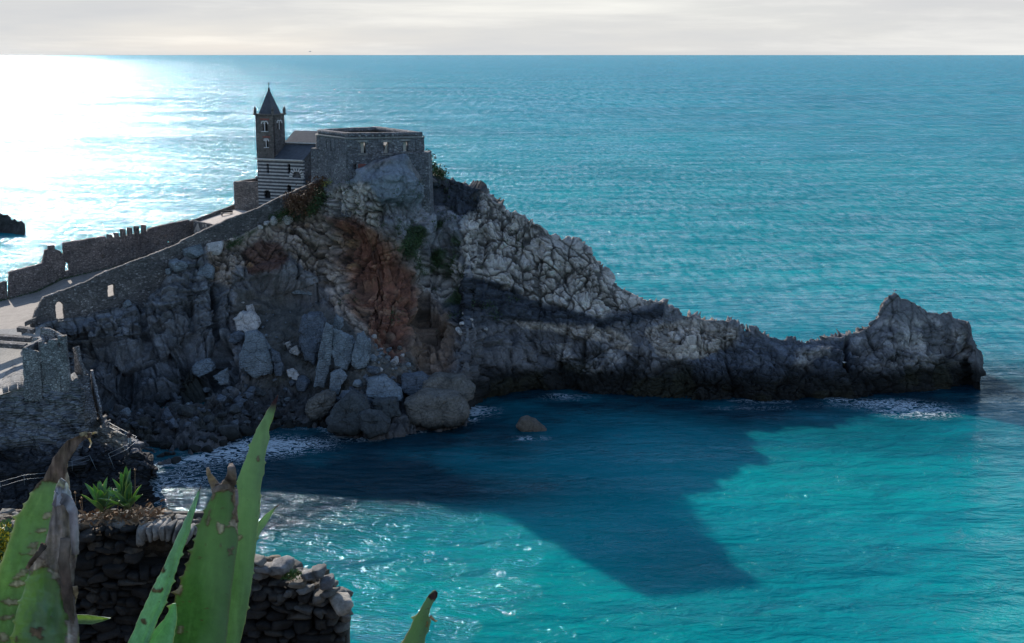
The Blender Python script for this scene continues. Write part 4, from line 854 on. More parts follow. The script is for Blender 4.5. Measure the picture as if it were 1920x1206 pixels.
for k in range(n_):
    z1 = top.z+dS.z*(k+1)/n_; sm.box(top+hd*(lnS*(k+.5)/n_)+Vector((0, 0, z1-top.z-1.5)), (lnS/n_+.001, 1.9, 3.+.002*k), (hd, sdv, ez))
child('treads', sm.mesh(), GREYM, st_, False)
pa = [(Vector((top.x, top.y, 0))+hd*t*lnS+sdv*1.25) for t in (0, .3, .6, 1.)]; 
child('parapet', wall_solid([(p.x, p.y) for p in pa], top.z-7, [top.z+.3, top.z+dS.z*.3+.35, top.z+dS.z*.6+.4, bot.z+.5], .35, .25, (), .04, 15), GREYM, st_)
tw_ = [(137, 652, 157.5), (141, 650, 157.2), (147, 675, 156.8), (155, 697, 156.2)]; q_, z_ = zip(*[Yp(*q) for q in tw_]); child('stub_wall', wall_solid(q_, 7., np.array(z_), .5, .25, (), .05, 16), GREYM, st_)
def fence(label, tops, posts, group='thin metal railings on the ledge', drop=.5):
    """tops: (x,y,Y) of the upper rail; posts: (x,y,Y,len,lean)"""
    a = [PV(*q[:2], Y=q[2]) for q in tops]; t = thing('railing', label, 'railing', a[0]-Vector((0, 0, 1)), group)
    child('rail', MB().tube(a, .022, 6).mesh(), RAIL, t); child('rail', MB().tube([q-Vector((0, 0, drop)) for q in a], .018, 6).mesh(), RAIL, t)
    for (x, y, Y, l, lx) in posts:
        p = PV(x, y, Y=Y); child('post', MB().tube([p, p+Vector((lx, -.1, -l))], .024, 6).mesh(), RAIL, t)
fence('thin metal railing round the corner of the ledge where the person stands', [(205,793,148.),(235,809,144.5),(256,819,142.),(244,829,140.6),(237,835,140.),(203,851,138.6)], [(205,793,148.,1.1,0),(220,801,146.2,1.1,0),(235,809,144.5,1.1,0),(256,819,142.,1.1,.1),(237,835,140.,1.2,.3),(203,851,138.6,1.7,.6)])
fence('short metal railing end on the dark ledge behind the dry agave tip', [(122,868,138.),(145,862,138.),(168,854,138.5)], [(168,854,138.5,1.7,.7),(135,865,138.,1.1,.0)])
fence('metal railing running off the left edge of the dark ledge', [(-30,911,134.),(0,904,134.),(45,891,134.5),(85,887,135.)], [(45,891,134.5,1.1,.0),(0,904,134.,1.1,0)])
fence('short metal railing at the foot of the stone staircase', [(171,766,151.),(178,771,150.),(191,778,149.)], [(171,766,151.,1.,0),(191,778,149.,1.,0)])
fence('pale handrail on the cobbled terrace beside the ruined tower', [(47,700,150.),(56,697,150.2),(65,694,150.4)], [(47,700,150.,.8,0),(65,694,150.4,.8,0)], drop=.35)
# ---------------------------------------------------------------- boulders
SLATEM = rock_mat('slate_boulder', (.215, .24, .255), sc=1.8, bd=.2, var=.38, wet=True, ckf=.55, strata=.25); PALEM = rock_mat('limestone_boulder', (.55, .50, .46), sc=2., bd=.2, var=.3, wet=True, ckf=.55)
DKM = rock_mat('wet_boulder', (.075, .08, .08), sc=1.6, bd=.2, var=.4, wet=True, ckf=.55); BRM = rock_mat('brown_boulder', (.17, .15, .125), sc=1.5, bd=.25, var=.45, strata=.15, wet=True, ckf=.55)
MIDM = rock_mat('grey_boulder', (.13, .145, .165), sc=1.8, bd=.2, var=.4, wet=True, ckf=.55, strata=.2)
def ico_dirs(sub=4):
    bm = bmesh.new(); bmesh.ops.create_icosphere(bm, subdivisions=sub, radius=1); V = np.array([v.co[:] for v in bm.verts]); Fa = np.array([[v.index for v in f.verts] for f in bm.faces]); bm.free(); return V, Fa
IV, IF = ico_dirs(4)
def block_mesh(seed, planes=13, flat=.62):
    r = np.random.default_rng(seed); n = r.normal(0, 1, (planes, 3)); n /= np.linalg.norm(n, axis=1)[:, None]; d = r.uniform(.62, 1., planes)
    n = np.concatenate([n, [[1, 0, 0], [-1, 0, 0], [0, 1, 0], [0, -1, 0], [0, 0, 1], [0, 0, -1]]]); d = np.concatenate([d, r.uniform(.85, 1.05, 6)])
    dt = IV@n.T; rr = np.where(dt > .05, d[None]/np.maximum(dt, .05), 9.)
    R = -np.log(np.exp(-rr*55).sum(1))/55; V = IV*R[:, None]; V = V*(1+.05*fbm(V*1.6+seed, 3, seed)[:, None]+.025*fbm(V*6+seed, 2, seed+3)[:, None])
    return mesh_np('boulder', V, IF)
PROTO = [block_mesh(100+k) for k in range(12)]
for me_ in PROTO: me_.polygons.foreach_set('use_smooth', [True]*len(me_.polygons)); me_.materials.append(SLATEM)
PM = {}
def boulder(x, y, px, mat, label, group, up=.25, asp=(1, .9, .75), Y=None, seed=None, fn=None):
    r = random.Random(seed if seed is not None else (int(x*13+y*7))); p = (fn or ground_at)(x, y) if Y is None else PV(x, y, Y=Y)
    R = px/2/F*p.length; k = r.randrange(12); key = (k, mat.name)
    if key not in PM: m2 = PROTO[k].copy(); m2.materials.clear(); m2.materials.append(mat); PM[key] = m2
    o = bpy.data.objects.new('boulder', PM[key]); C.objects.link(o); o.location = p+Vector((0, -R*.15, R*up))
    o.rotation_euler = (r.uniform(-.5, .5), r.uniform(-.5, .5), r.uniform(0, 6.3)); o.scale = [R*a*r.uniform(.88, 1.15) for a in asp]
    tag(o, label, 'boulder', group); return o
def resample(poly, n):
    p = np.array(poly+[poly[0]], float); s = np.concatenate([[0], np.cumsum(np.hypot(*np.diff(p, axis=0).T))]); q = np.sort(np.concatenate([np.linspace(0, s[-1], n, endpoint=False)]))
    return np.stack([np.interp(q, s, p[:, 0]), np.interp(q, s, p[:, 1])], 1)
def slab(poly, Y, mat, label, name='boulder', th=2., lean=.25, tilt_=(0, 0), group=None, seed=1, cat='boulder', crack=.0, pull=1.2):
    """a rock standing or lying in the slope: front face from its outline, real thickness behind"""
    pl = resample(poly, 110); c = pl.mean(0); yb = pl[:, 1].max(); rings = []
    if Y is None: Y = ground_at(c[0], yb-2).y-pull
    hp = Y/F*1.03; r = np.random.default_rng(seed); ta, tb = r.uniform(-.25, .25, 2)+np.array(tilt_)
    for s_, dep in [(.02, -.10), (.12, -.10), (.24, -.10), (.36, -.1), (.48, -.095), (.6, -.09), (.7, -.08), (.8, -.07), (.88, -.05), (.94, -.02), (.975, 0.03), (1., .14), (1.01, .3), (.99, .5), (.93, .72), (.8, .9), (.5, 1.), (.05, 1.02)]:
        q = c+(pl-c)*s_; zz = (yb-q[:, 1])*hp; dx = (q[:, 0]-c[0])*hp; fr = 1 if dep < .2 else 0
        Yq = Y+dep*th+lean*zz+(ta*dx+tb*(zz-.5*zz.max()))*.6*(1-max(0, dep))
        # keep true size while pushing back: place on the plane Y then translate in depth
        p = P(q[:, 0], q[:, 1], Y=Yq if fr else Y+.12*th+lean*zz); p[:, 1] = Yq; rings.append(p)
    V = np.array(rings); n = V-V.mean((0, 1)); n /= np.linalg.norm(n, axis=-1, keepdims=True)
    F1_, F2_, ci_, dv_ = voro(V/np.array([1.6, 1.6, 1.2])+seed*3.1, seed); A2, B2, ci3_, dv3_ = voro(V/.6+seed, seed+1); V = V+n*((.10*th**.5)*fbm(V/1.1+seed, 3, seed)[..., None]+.24*(ci_-.5)[..., None]+.42*tilt(dv_, ci_)[..., None]-.10*np.exp(-((F2_-F1_)/.06)**2)[..., None]+.16*tilt(dv3_, ci3_)[..., None])
    me = mesh_np(name, V, grid_faces(*V.shape[:2], wrap=True))
    bm = bmesh.new(); bm.from_mesh(me); bm.verts.ensure_lookup_table(); nn_ = V.shape[1]
    bm.faces.new([bm.verts[i] for i in range(nn_)]); bm.faces.new([bm.verts[(len(rings)-1)*nn_+i] for i in range(nn_)][::-1]); bmesh.ops.recalc_face_normals(bm, faces=bm.faces); bm.to_mesh(me); bm.free()
    o = link(name, me, mat); sharp(me, 32); tag(o, label, cat, group); return o
SL = 'fallen rocks at the foot of the cliff'
slab([(565,598),(579,587),(598,590),(610,604),(604,640),(594,664),(589,687),(571,674),(559,634)], None, MIDM, 'large dark blue rounded block leaning left of the tall pale slab', th=4., lean=.3, group=SL, seed=5)
slab([(624,612),(630,588),(643,600),(646,622),(636,640),(626,640)], None, SLATEM, 'pointed slab tip standing behind the tall pale slab', th=1.2, lean=.15, group=SL, seed=6, pull=-.5)
slab([(668,627),(681,624),(694,639),(693,669),(686,689),(670,692),(658,685),(664,652)], None, SLATEM, 'cracked upright slab at the right end of the standing slab group', th=2., lean=.2, group=SL, seed=7)
slab([(624,616),(637,619),(661,632),(665,650),(660,675),(651,696),(628,690),(622,660)], None, SLATEM, 'broad upright slab with a pale face in the middle of the slab group', th=1.8, lean=.16, group=SL, seed=8, tilt_=(.5, 0))
slab([(611,605),(624,611),(623,660),(616,700),(608,728),(588,726),(596,664),(604,630)], None, SLATEM, 'tallest narrow grey slab standing upright at the foot of the cliff', th=1.3, lean=.12, group=SL, seed=9, tilt_=(-.3, 0))
slab([(459,625),(479,619),(495,633),(505,657),(514,689),(511,700),(477,711),(450,695),(447,664),(456,645)], None, SLATEM, 'wide flat cracked slab facing the bay below the pale block', th=2.5, lean=.35, group=SL, seed=10)
slab([(508,655),(522,662),(531,690),(528,706),(516,706),(512,680)], None, MIDM, 'dark wedge leaning on the right side of the wide cracked slab', th=1.5, lean=.3, group=SL, seed=11)
slab([(437,598),(444,596),(450,584),(462,586),(470,581),(480,592),(487,611),(483,618),(470,621),(466,628),(452,621),(443,622),(440,610)], None, PALEM, 'big cream coloured block above the wide cracked slab', th=2.6, lean=.3, group=SL, seed=12)
slab([(462,573),(474,569),(476,585),(464,586)], None, PALEM, 'small white stone perched on top of the cream block', th=.8, lean=.2, group=SL, seed=13)
slab([(427,628),(446,622),(456,628),(454,640),(440,648),(428,642)], None, MIDM, 'dark angular stone under the left side of the cream block', th=1.5, lean=.3, group=SL, seed=14)
slab([(361,689),(370,679),(390,673),(402,684),(400,696),(374,709),(361,700)], None, SLATEM, 'wide wedge shaped slab among rubble at the foot of the left cliff', th=2., lean=.5, group=SL, seed=15)
slab([(398,707),(426,691),(428,719),(414,723),(401,712)], None, SLATEM, 'pale pointed block right of the wedge shaped slab', th=1.5, lean=.4, group=SL, seed=16)
slab([(574,771),(579,751),(608,736),(628,738),(629,752),(612,780),(600,792),(580,789)], None, BRM, 'brown boulder at the left of the big shore boulders', th=3.5, lean=.3, group=SL, seed=17)
slab([(611,790),(626,764),(656,737),(684,751),(690,764),(690,800),(671,815),(638,819),(613,809)], None, DKM, 'large dark rounded boulder at the water between two brown boulders', th=4.5, lean=.35, group=SL, seed=18)
slab([(672,777),(690,772),(712,775),(731,793),(724,813),(692,822),(676,802)], None, DKM, 'dark boulder standing in the water under the slanted flat slab', th=3., lean=.3, group=SL, seed=19)
slab([(699,752),(742,748),(752,780),(724,787),(700,776)], None, DKM, 'dark wet boulder wedged under the slanted flat slab', th=3., lean=.3, group=SL, seed=20)
slab([(688,712),(719,705),(752,731),(754,751),(730,753),(686,744)], None, SLATEM, 'slanted flat blue grey slab lying on the shore boulders', th=3.2, lean=.8, group=SL, seed=21)
slab([(754,705),(790,702),(812,715),(800,738),(770,742),(750,730)], None, MIDM, 'dark layered rock behind the slanted slab', th=3., lean=.6, group=SL, seed=22)
slab([(793,716),(820,704),(867,707),(891,727),(888,745),(875,755),(835,752),(789,736)], None, BRM, 'long layered brown rock with an orange stain above the largest shore boulder', th=4.5, lean=.6, group=SL, seed=23)
slab([(758,756),(785,739),(825,738),(859,742),(876,765),(881,782),(863,800),(809,806),(762,795)], None, BRM, 'largest brown grey boulder at the right end of the shore rocks', th=6., lean=.5, group=SL, seed=24)
slab([(620,700),(640,690),(650,706),(632,742),(618,730)], None, SLATEM, 'narrow leaning stone under the standing slab group', th=1., lean=.5, group=SL, seed=25)
slab([(545,655),(556,648),(563,660),(558,667),(546,664)], None, PALEM, 'larger of two pale stones on the scree slope', th=1., lean=.3, group=SL, seed=26)
slab([(532,645),(543,640),(547,648),(538,654)], None, PALEM, 'smaller of two pale stones on the scree slope', th=.8, lean=.3, group=SL, seed=27)
slab([(537,695),(548,693),(560,703),(556,712),(540,708)], None, PALEM, 'pale stone low on the scree above the rubble', th=.9, lean=.3, group=SL, seed=28)
slab([(480,498),(520,494),(560,502),(600,532),(606,545),(590,556),(550,552),(505,536),(482,515)], None, SLATEM, 'smooth blue grey overhanging rock shelf above the scree', name='rock_shelf', th=4., lean=.7, seed=29, cat='rock', pull=.6)
for (x, y, s, l) in ((514,417,19,'round white boulder left of the pair below the sloping wall'),(540,411,24,'largest round white boulder below the sloping wall'),(570,391,10,'small white stone in the green strip under the brown scrub'),(489,428,9,'small pale stone in the grass left of the white boulders'),(500,420,12,'pale knob at the left end of the row of white boulders')):
    boulder(x, y, s, PALEM, l, 'white boulders below the sloping wall', .45, (1, .9, .95))
for (x, y, s, l, m_) in ((318,505,17,'small rounded boulder left of a pair on top of the left cliff',SLATEM),(340,508,28,'large rounded boulder on top of the left cliff',SLATEM),(388,508,34,'flat topped pale block on the right shoulder of the left cliff',SLATEM),(362,478,34,'big upright block against the foot of the sloping wall',SLATEM),(328,497,22,'flat rock cap between two boulders on the left cliff',SLATEM),(408,470,30,'pale block right of the upright block under the wall',PALEM),(240,560,18,'grey block under the second wall opening',SLATEM)):
    boulder(x, y, s, m_, l, 'blocks along the top of the left cliff', .3, (1, .9, .9))
slab([(968,801),(977,788),(990,785),(1003,790),(1024,806),(1028,818),(1005,821),(982,818)], 166.5, rock_mat('sea_rock_stone', (.15, .12, .09), sc=2., bd=.2, var=.4), 'low brown rock sticking out of the water in the bay', name='sea_rock', th=2.8, lean=.3, seed=31, cat='rock')
# rubble: many blocks of one kind
LBS = 'dark angular boulder in the heap of rubble along the shore'
pts_ = []
def scatter(poly, n, s0, s1, mat, label, group, seed, up=.3):
    r = random.Random(seed); P_ = np.array(poly); lo, hi = P_.min(0), P_.max(0); k = 0; t = 0
    while k < n and t < 20000:
        t += 1; x = r.uniform(lo[0], hi[0]); y = r.uniform(lo[1], hi[1])
        if sdist(np.array([x]), np.array([y]), poly)[0] > 0: continue
        s = s0+(s1-s0)*r.random()**2.2
        if any((x-a)**2+(y-b)**2*1.7 < ((s+c)*.30)**2 for a, b, c in pts_): continue
        pts_.append((x, y, s)); k += 1
        m_ = mat if not isinstance(mat, (list, tuple)) else r.choice(mat)
        boulder(x, y, s, m_, label, group, up, (1, r.uniform(.7, 1), r.uniform(.55, .9)), seed=r.random()*1e6)
scatter([(360,700),(430,690),(560,715),(620,740),(700,700),(760,700),(770,740),(700,790),(640,800),(560,790),(430,812),(390,835),(300,850),(230,820),(200,770),(260,740)], 165, 9, 36, [SLATEM, MIDM, MIDM, DKM], LBS, 'rubble heap along the shore', 3)
scatter([(300,845),(400,820),(560,785),(620,800),(560,806),(430,826),(390,848),(320,866)], 26, 18, 46, [DKM], 'wet black boulder at the water line of the cove', 'wet boulders at the water line', 4, .15)
scatter([(690,620),(760,640),(800,690),(760,705),(700,700)], 34, 7, 20, [PALEM, BRM, SLATEM], 'small tan stone in the rockfall under the rust coloured hollow', 'small stones under the rust hollow', 6)
scatter([(440,560),(640,600),(600,640),(540,690),(460,610)], 20, 3.5, 8, [PALEM, SLATEM], 'loose stone scattered on the scree slope', 'loose stones on the scree', 8)
scatter([(800,560),(960,600),(900,640),(840,600)], 6, 8, 22, [PALEM], 'pale round stone lying on the dark slab below the white face', 'pale stones on the dark slab', 9)
# far islet at the left edge
xi = np.arange(-70, 47, 1.2); _n = None
VI, XI, YI = make_land('islet', xi, [(-70,408),(-30,400),(-5,401),(0,399),(4,404),(8,403),(13,409),(16,407),(22,414),(27,412),(31,416),(38,415),(46,419)], [(-70,372),(46,360)], [(-70,440),(0,436),(20,429),(36,425),(46,421)], [(-70,(0,.2,.4,.6,.8,1)),(46,(0,.2,.4,.6,.8,1))], [(-70,4),(46,1)], [(-70,1),(46,.5)], 40, 14)
VI[..., :] += 1.5*np.stack([fbm(VI/2.5, 4, 301), fbm(VI/2.5, 4, 302), .9*fbm(VI/1.8, 4, 303)], -1)*sstep(46, 30, XI)[..., None]
o = link('rocky_islet', mesh_np('islet', VI, grid_faces(*VI.shape[:2])), rock_mat('islet_rock', (.06, .058, .055), sc=.9, bd=.4)); tag(o, 'low dark rocky islet in the bright water at the left edge', 'rock')
# ---------------------------------------------------------------- person at the railing
def skin_body(name, joints, edges, mat, par, lv=2):
    me = bpy.data.meshes.new(name); me.from_pydata([j[:3] for j in joints], edges, []); o = bpy.data.objects.new(name, me); C.objects.link(o); o.parent = par
    sk = o.modifiers.new('s', 'SKIN'); 
    for v, j in zip(me.skin_vertices[0].data, joints): v.radius = (j[3], j[4] if len(j) > 4 else j[3])
    me.skin_vertices[0].data[0].use_root = True; o.modifiers.new('d', 'SUBSURF').levels = lv; o.modifiers['d'].render_levels = lv
    dg = bpy.context.evaluated_depsgraph_get(); m2 = bpy.data.meshes.new_from_object(o.evaluated_get(dg)); o.modifiers.clear(); o.data = m2
    m2.materials.clear(); m2.materials.append(mat); m2.polygons.foreach_set('use_smooth', [True]*len(m2.polygons)); return o
pp_ = PV(243.5, 835, Y=141.6)
per = thing('person', 'person in dark jacket and light trousers leaning on the railing at the ledge corner', 'person', pp_)
per.rotation_euler = (0, 0, rad(-150)) # faces the bay
SKIN = plain_mat('skin', (.45, .28, .2), .6, .05); JACK = plain_mat('dark_jacket', (.035, .02, .025), .8, .2); TROU = plain_mat('light_trousers', (.38, .37, .36), .85, .15); HAIR = plain_mat('dark_hair', (.06, .02, .015), .7)
J = [(0, 0, .93, .13, .10), (0, .02, 1.15, .13, .10), (0, .05, 1.38, .17, .11), (0, .06, 1.47, .06), (0, .08, 1.56, .065, .07), (0, .09, 1.66, .085, .095), (0, .09, 1.74, .05, .06),
     (.20, .06, 1.38, .055), (.27, .14, 1.12, .042), (.17, .40, 1.02, .032), (-.20, .06, 1.38, .055), (-.27, .14, 1.12, .042), (-.17, .40, 1.02, .032),
     (.10, 0, .86, .09), (.12, .02, .48, .062), (.12, -.02, .09, .042), (.12, .12, .04, .04, .03), (-.10, 0, .86, .09), (-.11, .06, .48, .062), (-.11, 0, .09, .042), (-.11, .14, .04, .04, .03),
     (.15, .46, 1.02, .03, .018), (-.15, .46, 1.02, .03, .018)]
E_ = [(0, 1), (1, 2), (2, 3), (3, 4), (4, 5), (5, 6), (2, 7), (7, 8), (8, 9), (2, 10), (10, 11), (11, 12), (0, 13), (13, 14), (14, 15), (15, 16), (0, 17), (17, 18), (18, 19), (19, 20), (9, 21), (12, 22)]
body = skin_body('body', J, E_, SKIN, per)
def inflate(src, name, mat, test, k):
    me = src.data.copy(); bm = bmesh.new(); bm.from_mesh(me); bm.normal_update(); bmesh.ops.delete(bm, geom=[v for v in bm.verts if not test(v.co)], context='VERTS')
    for v in bm.verts: v.co += v.normal*k
    bm.to_mesh(me); bm.free(); me.materials.clear(); me.materials.append(mat); o = bpy.data.objects.new(name, me); C.objects.link(o); o.parent = per; return o
inflate(body, 'jacket', JACK, lambda c: c.z > .88 and c.z < 1.5 and c.y < .36, .018)
inflate(body, 'trousers', TROU, lambda c: c.z < .95 and c.z > .10, .014); inflate(body, 'shoe', JACK, lambda c: c.z < .12, .012)
inflate(body, 'hair', HAIR, lambda c: c.z > 1.58 and (c.y < .10 or c.z > 1.70) and abs(c.x) < .2, .02)
fm = MB(); fm.cone([(-.012, .178, 1.63), (.012, .178, 1.63), (.008, .178, 1.67), (-.008, .178, 1.67)], (0, .205, 1.635)); fm.box((0, .176, 1.60), (.045, .01, .01))
for s_ in (-1, 1): fm.box((s_*.032, .172, 1.675), (.02, .012, .01)); fm.box((s_*.088, .09, 1.655), (.018, .03, .05))
o = bpy.data.objects.new('face', fm.mesh()); o.data.materials.append(SKIN); C.objects.link(o); o.parent = per
# fingers resting on the rail
for s_ in (-1, 1):
    hm = MB()
    for k in range(4): hm.tube([(s_*.15+(k-1.5)*.018, .47, 1.02), (s_*.15+(k-1.5)*.019, .53+.004*(k % 2), 1.015), (s_*.15+(k-1.5)*.019, .545, .985)], .008, 5)
    hm.tube([(s_*.15-s_*.03, .44, 1.02), (s_*.15-s_*.055, .49, 1.0)], .009, 5); o = bpy.data.objects.new('hand_fingers', hm.mesh()); o.data.materials.append(SKIN); C.objects.link(o); o.parent = per
# ---------------------------------------------------------------- gulls
GW = plain_mat('gull_white', (.75, .75, .75), .8, .05); GG = plain_mat('gull_grey', (.25, .26, .28), .8, .1); GY = plain_mat('gull_beak', (.6, .35, .03), .6)
def gull(loc, rz, label, flying=False, s=1., group='gulls'):
    t = thing('gull', label, 'bird', loc, group); t.rotation_euler = (0, 0, rz); t.scale = (s, s, s)
    def add(n, me, m):
        me.materials.append(m); me.polygons.foreach_set('use_smooth', [True]*len(me.polygons)); o = bpy.data.objects.new(n, me); C.objects.link(o); o.parent = t
    z = 0 if flying else .22
    pr = [(-.30, .0, .01), (-.22, 0, .03), (-.12, 0, .07), (0, .0, .095), (.12, .02, .085), (.20, .06 if not flying else .02, .055), (.25, .12 if not flying else .03, .05), (.30, .15 if not flying else .03, .045), (.34, .15 if not flying else .02, .02)]
    bm = MB(); rings = []
    for (x, dz, r_) in pr: rings.append([bm.bm.verts.new((x, math.cos(a)*r_, z+.1*(not flying)+dz+math.sin(a)*r_)) for a in [2*math.pi*k/10 for k in range(10)]])
    for a, b in zip(rings[:-1], rings[1:]):
        for k in range(10): bm.bm.faces.new((a[k], a[(k+1) % 10], b[(k+1) % 10], b[k]))
    bm.bm.faces.new(rings[0]); bm.bm.faces.new(rings[-1][::-1]); add('body', bm.mesh(), GW)
    hz = z+.1*(not flying)+pr[-1][1]; add('beak', MB().cone([(.33, -.012, hz-.01), (.33, .012, hz-.01), (.33, .012, hz+.012), (.33, -.012, hz+.012)], (.41, 0, hz-.012)).mesh(), GY)
    for sd_ in (-1, 1):
        w = MB()
        if flying: w.prism([(.1, sd_*.07, .03), (.16, sd_*.35, .14), (.06, sd_*.68, .06), (.0, sd_*.7, .055), (.03, sd_*.35, .12), (-.06, sd_*.07, .03)], (0, 0, .012))
        else: w.prism([(.12, sd_*.088, z+.17), (-.1, sd_*.10, z+.16), (-.38, sd_*.03, z+.09), (-.1, sd_*.085, z+.06)], (0, sd_*.012, .0))
        add('wing', w.mesh(), GG)
        if not flying: add('leg', MB().tube([(0, sd_*.035, z+.05), (.01, sd_*.035, .0)], .009, 5).box((.03, sd_*.035, .004), (.07, .05, .008)).mesh(), GY)
jx = int(round((1685-xs[0])/(xs[1]-xs[0]))); cb_ = V1[2:, jx-4:jx+5].reshape(-1, 3); pk = cb_[np.argmax(cb_[:, 2])]
gull((float(pk[0]), float(pk[1]), float(pk[2])), rad(200), 'grey and white gull standing on the peak at the end of the headland', s=1.1)
g_ = ground_at(1586, 674); gull(g_+Vector((0, -.9, .1)), rad(200), 'white gull perched in the dark cleft of the end rock', s=1.3)
gull(PV(581, 97, Y=300.), rad(30), 'gull flying above the horizon near the spire', True, .9)
gull(PV(627, 168, Y=260.), rad(70), 'higher of two dark flying gulls between spire and fort', True, .6)
gull(PV(674, 173, Y=260.), rad(120), 'lower right of two flying gulls above the fort', True, .6)
# ---------------------------------------------------------------- hillside under the viewpoint
hx = np.linspace(-45, 30, 110); hy = np.concatenate([np.linspace(-8, 20, 60), np.linspace(21, 96, 60)])
HX, HY = np.meshgrid(hx, hy); hz = lerp_tab(HY, [(-8,49.),(0,48.1),(3.7,47.85),(4.6,45.5),(9,42.3),(14,40.3),(30,27),(60,12),(90,-3.5),(96,-5)])
HP = np.stack([HX, HY, hz], -1); HP[..., 2] += fbm(HP/4., 4, 401)*np.where(HY < 4, .08, .8)-np.where(HX > 12, (HX-12)*.9, 0)
HP[..., 2] -= np.clip(HX-4, 0, 99)*.5*sstep(5, 30, HY)
o = link('hillside', mesh_np('hillside', HP, grid_faces(*HP.shape[:2])), rock_mat('hillside_rock', (.13, .12, .10), sc=2., bd=.2)); o['kind'] = 'structure'
# ---------------------------------------------------------------- near ruined wall of dry stones
STM, nt, b = new_mat('wall_stone'); a = nt.nodes.new('ShaderNodeAttribute'); a.attribute_name = 'rock'; pos = wpos(nt)
g = ramp(nt, noise_n(nt, pos, 9, 7, .68), [(.3, (.4, .39, .37)), (.7, (1.5, 1.46, 1.4))]); nt.links.new(mixc(nt, 1., a.outputs['Color'], g, 'MULTIPLY'), b.inputs['Base Color'])
b.inputs['Roughness'].default_value = .9; nt.links.new(bump(nt, noise_n(nt, pos, 22, 8, .72), .04), b.inputs['Normal'])
SV, SF = ico_dirs(3)
def stone(c, size, rot, seed, colr, acc):
    r = np.random.default_rng(seed); n = r.normal(0, 1, (8, 3)); n /= np.linalg.norm(n, axis=1)[:, None]; d = r.uniform(.6, .95, 8)
    n = np.concatenate([n, [[1, 0, 0], [-1, 0, 0], [0, 1, 0], [0, -1, 0], [0, 0, 1], [0, 0, -1]]]); d = np.concatenate([d, [.92, .92, .9, .9, .62, .62]])
    dt = SV@n.T; rr = np.where(dt > .05, d[None]/np.maximum(dt, .05), 9.); R = -np.log(np.exp(-rr*40).sum(1))/40
    V = SV*R[:, None]*(1+.06*fbm(SV*2.3+seed, 2, seed % 97)[:, None]); V = V*np.array(size)*.5*1.06; V[:, 2] *= 1.25; M_ = np.array(rot); V = V@M_.T+np.array(c)
    acc[0].append(V); acc[1].append(SF+acc[3]); acc[2].append(np.broadcast_to(np.array(colr)*r.uniform(.55, 1.35), V.shape)); acc[3] += len(V)
def rotm(ax, ay, az):
    from mathutils import Euler
    return np.array(Euler((ax, ay, az)).to_matrix())
FT = [(-90,978),(140,986),(300,984),(345,986),(380,1004),(420,1030),(480,1060),(520,1076),(560,1090),(600,1106),(625,1122),(640,1150),(662,1175)]
BT = [(-90,955),(145,963),(300,957),(330,962),(380,980),(430,1012),(480,1040),(540,1052),(600,1068),(625,1088),(655,1115)]
YWN = 13.; r = random.Random(11); acc = [[], [], [], 0]
y = 1420.
def in_arch(x, y): return ((x-312)/58)**2+((y-1050)/46)**2 < 1 and y < 1058
y = 960.
while y < 1400:
    h = r.uniform(8, 21); x = -95
    while x < 668:
        w_ = r.uniform(12, 52); xc = x+w_/2; yc = y+h/2+7*math.sin(xc/70.+y/90.)+r.uniform(-4, 4); x += w_*.97
        ty = float(lerp_tab(xc, FT)); xr_ = 663 if yc > 1150 else 655
        if yc-h*.5 < ty or xc+w_*.4 > xr_ or in_arch(xc, yc) or (255 < xc < 365 and yc < 1010): continue
        hp = YWN/F*1.07; c = P(xc, yc, Y=YWN+r.uniform(-.05, .06)+max(0, (xc-600)/60)**2*.15)
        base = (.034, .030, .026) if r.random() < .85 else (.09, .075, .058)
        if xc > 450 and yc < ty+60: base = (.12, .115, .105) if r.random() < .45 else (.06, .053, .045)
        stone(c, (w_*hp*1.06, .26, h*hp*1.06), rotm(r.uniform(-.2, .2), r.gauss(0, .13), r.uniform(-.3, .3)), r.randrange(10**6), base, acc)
    y += h*.9
# capping stones between the front and the back edge of the wall top
for x in np.arange(-90, 650, 9.):
    fy, by = float(lerp_tab(x, FT)), float(lerp_tab(x, BT))
    for k in range(3):
        t_ = r.random(); yy = fy*(1-t_)+by*t_; Yq = YWN+.02+t_*.48; s = r.uniform(.08, .2)
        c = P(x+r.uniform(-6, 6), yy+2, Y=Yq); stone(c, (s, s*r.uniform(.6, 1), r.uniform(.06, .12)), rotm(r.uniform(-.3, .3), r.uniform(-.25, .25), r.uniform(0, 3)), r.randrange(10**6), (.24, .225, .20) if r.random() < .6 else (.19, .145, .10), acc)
# larger blocks along the right shoulder and the pale cut corner block
for (x, y_, sx_, sz_, cc) in ((500,1066,.30,.13,(0.248,0.236,0.223)),(530,1060,.30,.16,(0.260,0.248,0.236)),(580,1078,.22,.14,(0.236,0.229,0.217)),(598,1072,.2,.16,(0.248,0.242,0.229)),(560,1092,.22,.12,(0.273,0.248,0.211)),(572,1106,.17,.12,(0.248,0.242,0.229)),(548,1110,.13,.14,(0.248,0.242,0.229)),(612,1092,.24,.17,(0.136,0.136,0.143)),(598,1118,.22,.16,(0.186,0.174,0.155)),(618,1110,.18,.1,(0.198,0.192,0.180)),(485,1050,.2,.1,(0.260,0.236,0.198))):
    stone(P(x, y_, Y=YWN-.05), (sx_*.78, .3, sz_*.72), rotm(r.uniform(-.2, .2), r.uniform(-.3, .3), r.uniform(-.4, .4)), r.randrange(10**6), cc, acc)
stone(P(637, 1133, Y=YWN-.06), (.24, .34, .22), rotm(0, .12, .35), 5, (.50, .46, .40), acc)
for k in range(9):   # upright stones forming the arch head
    x = 268+k*11; stone(P(x, 990+4*abs(k-4)*.5, Y=YWN-.03), (.075, .4, .21), rotm(r.uniform(-.1, .1), (k-3)*.09, r.uniform(-.1, .1)), 70+k, (.33, .31, .28), acc)
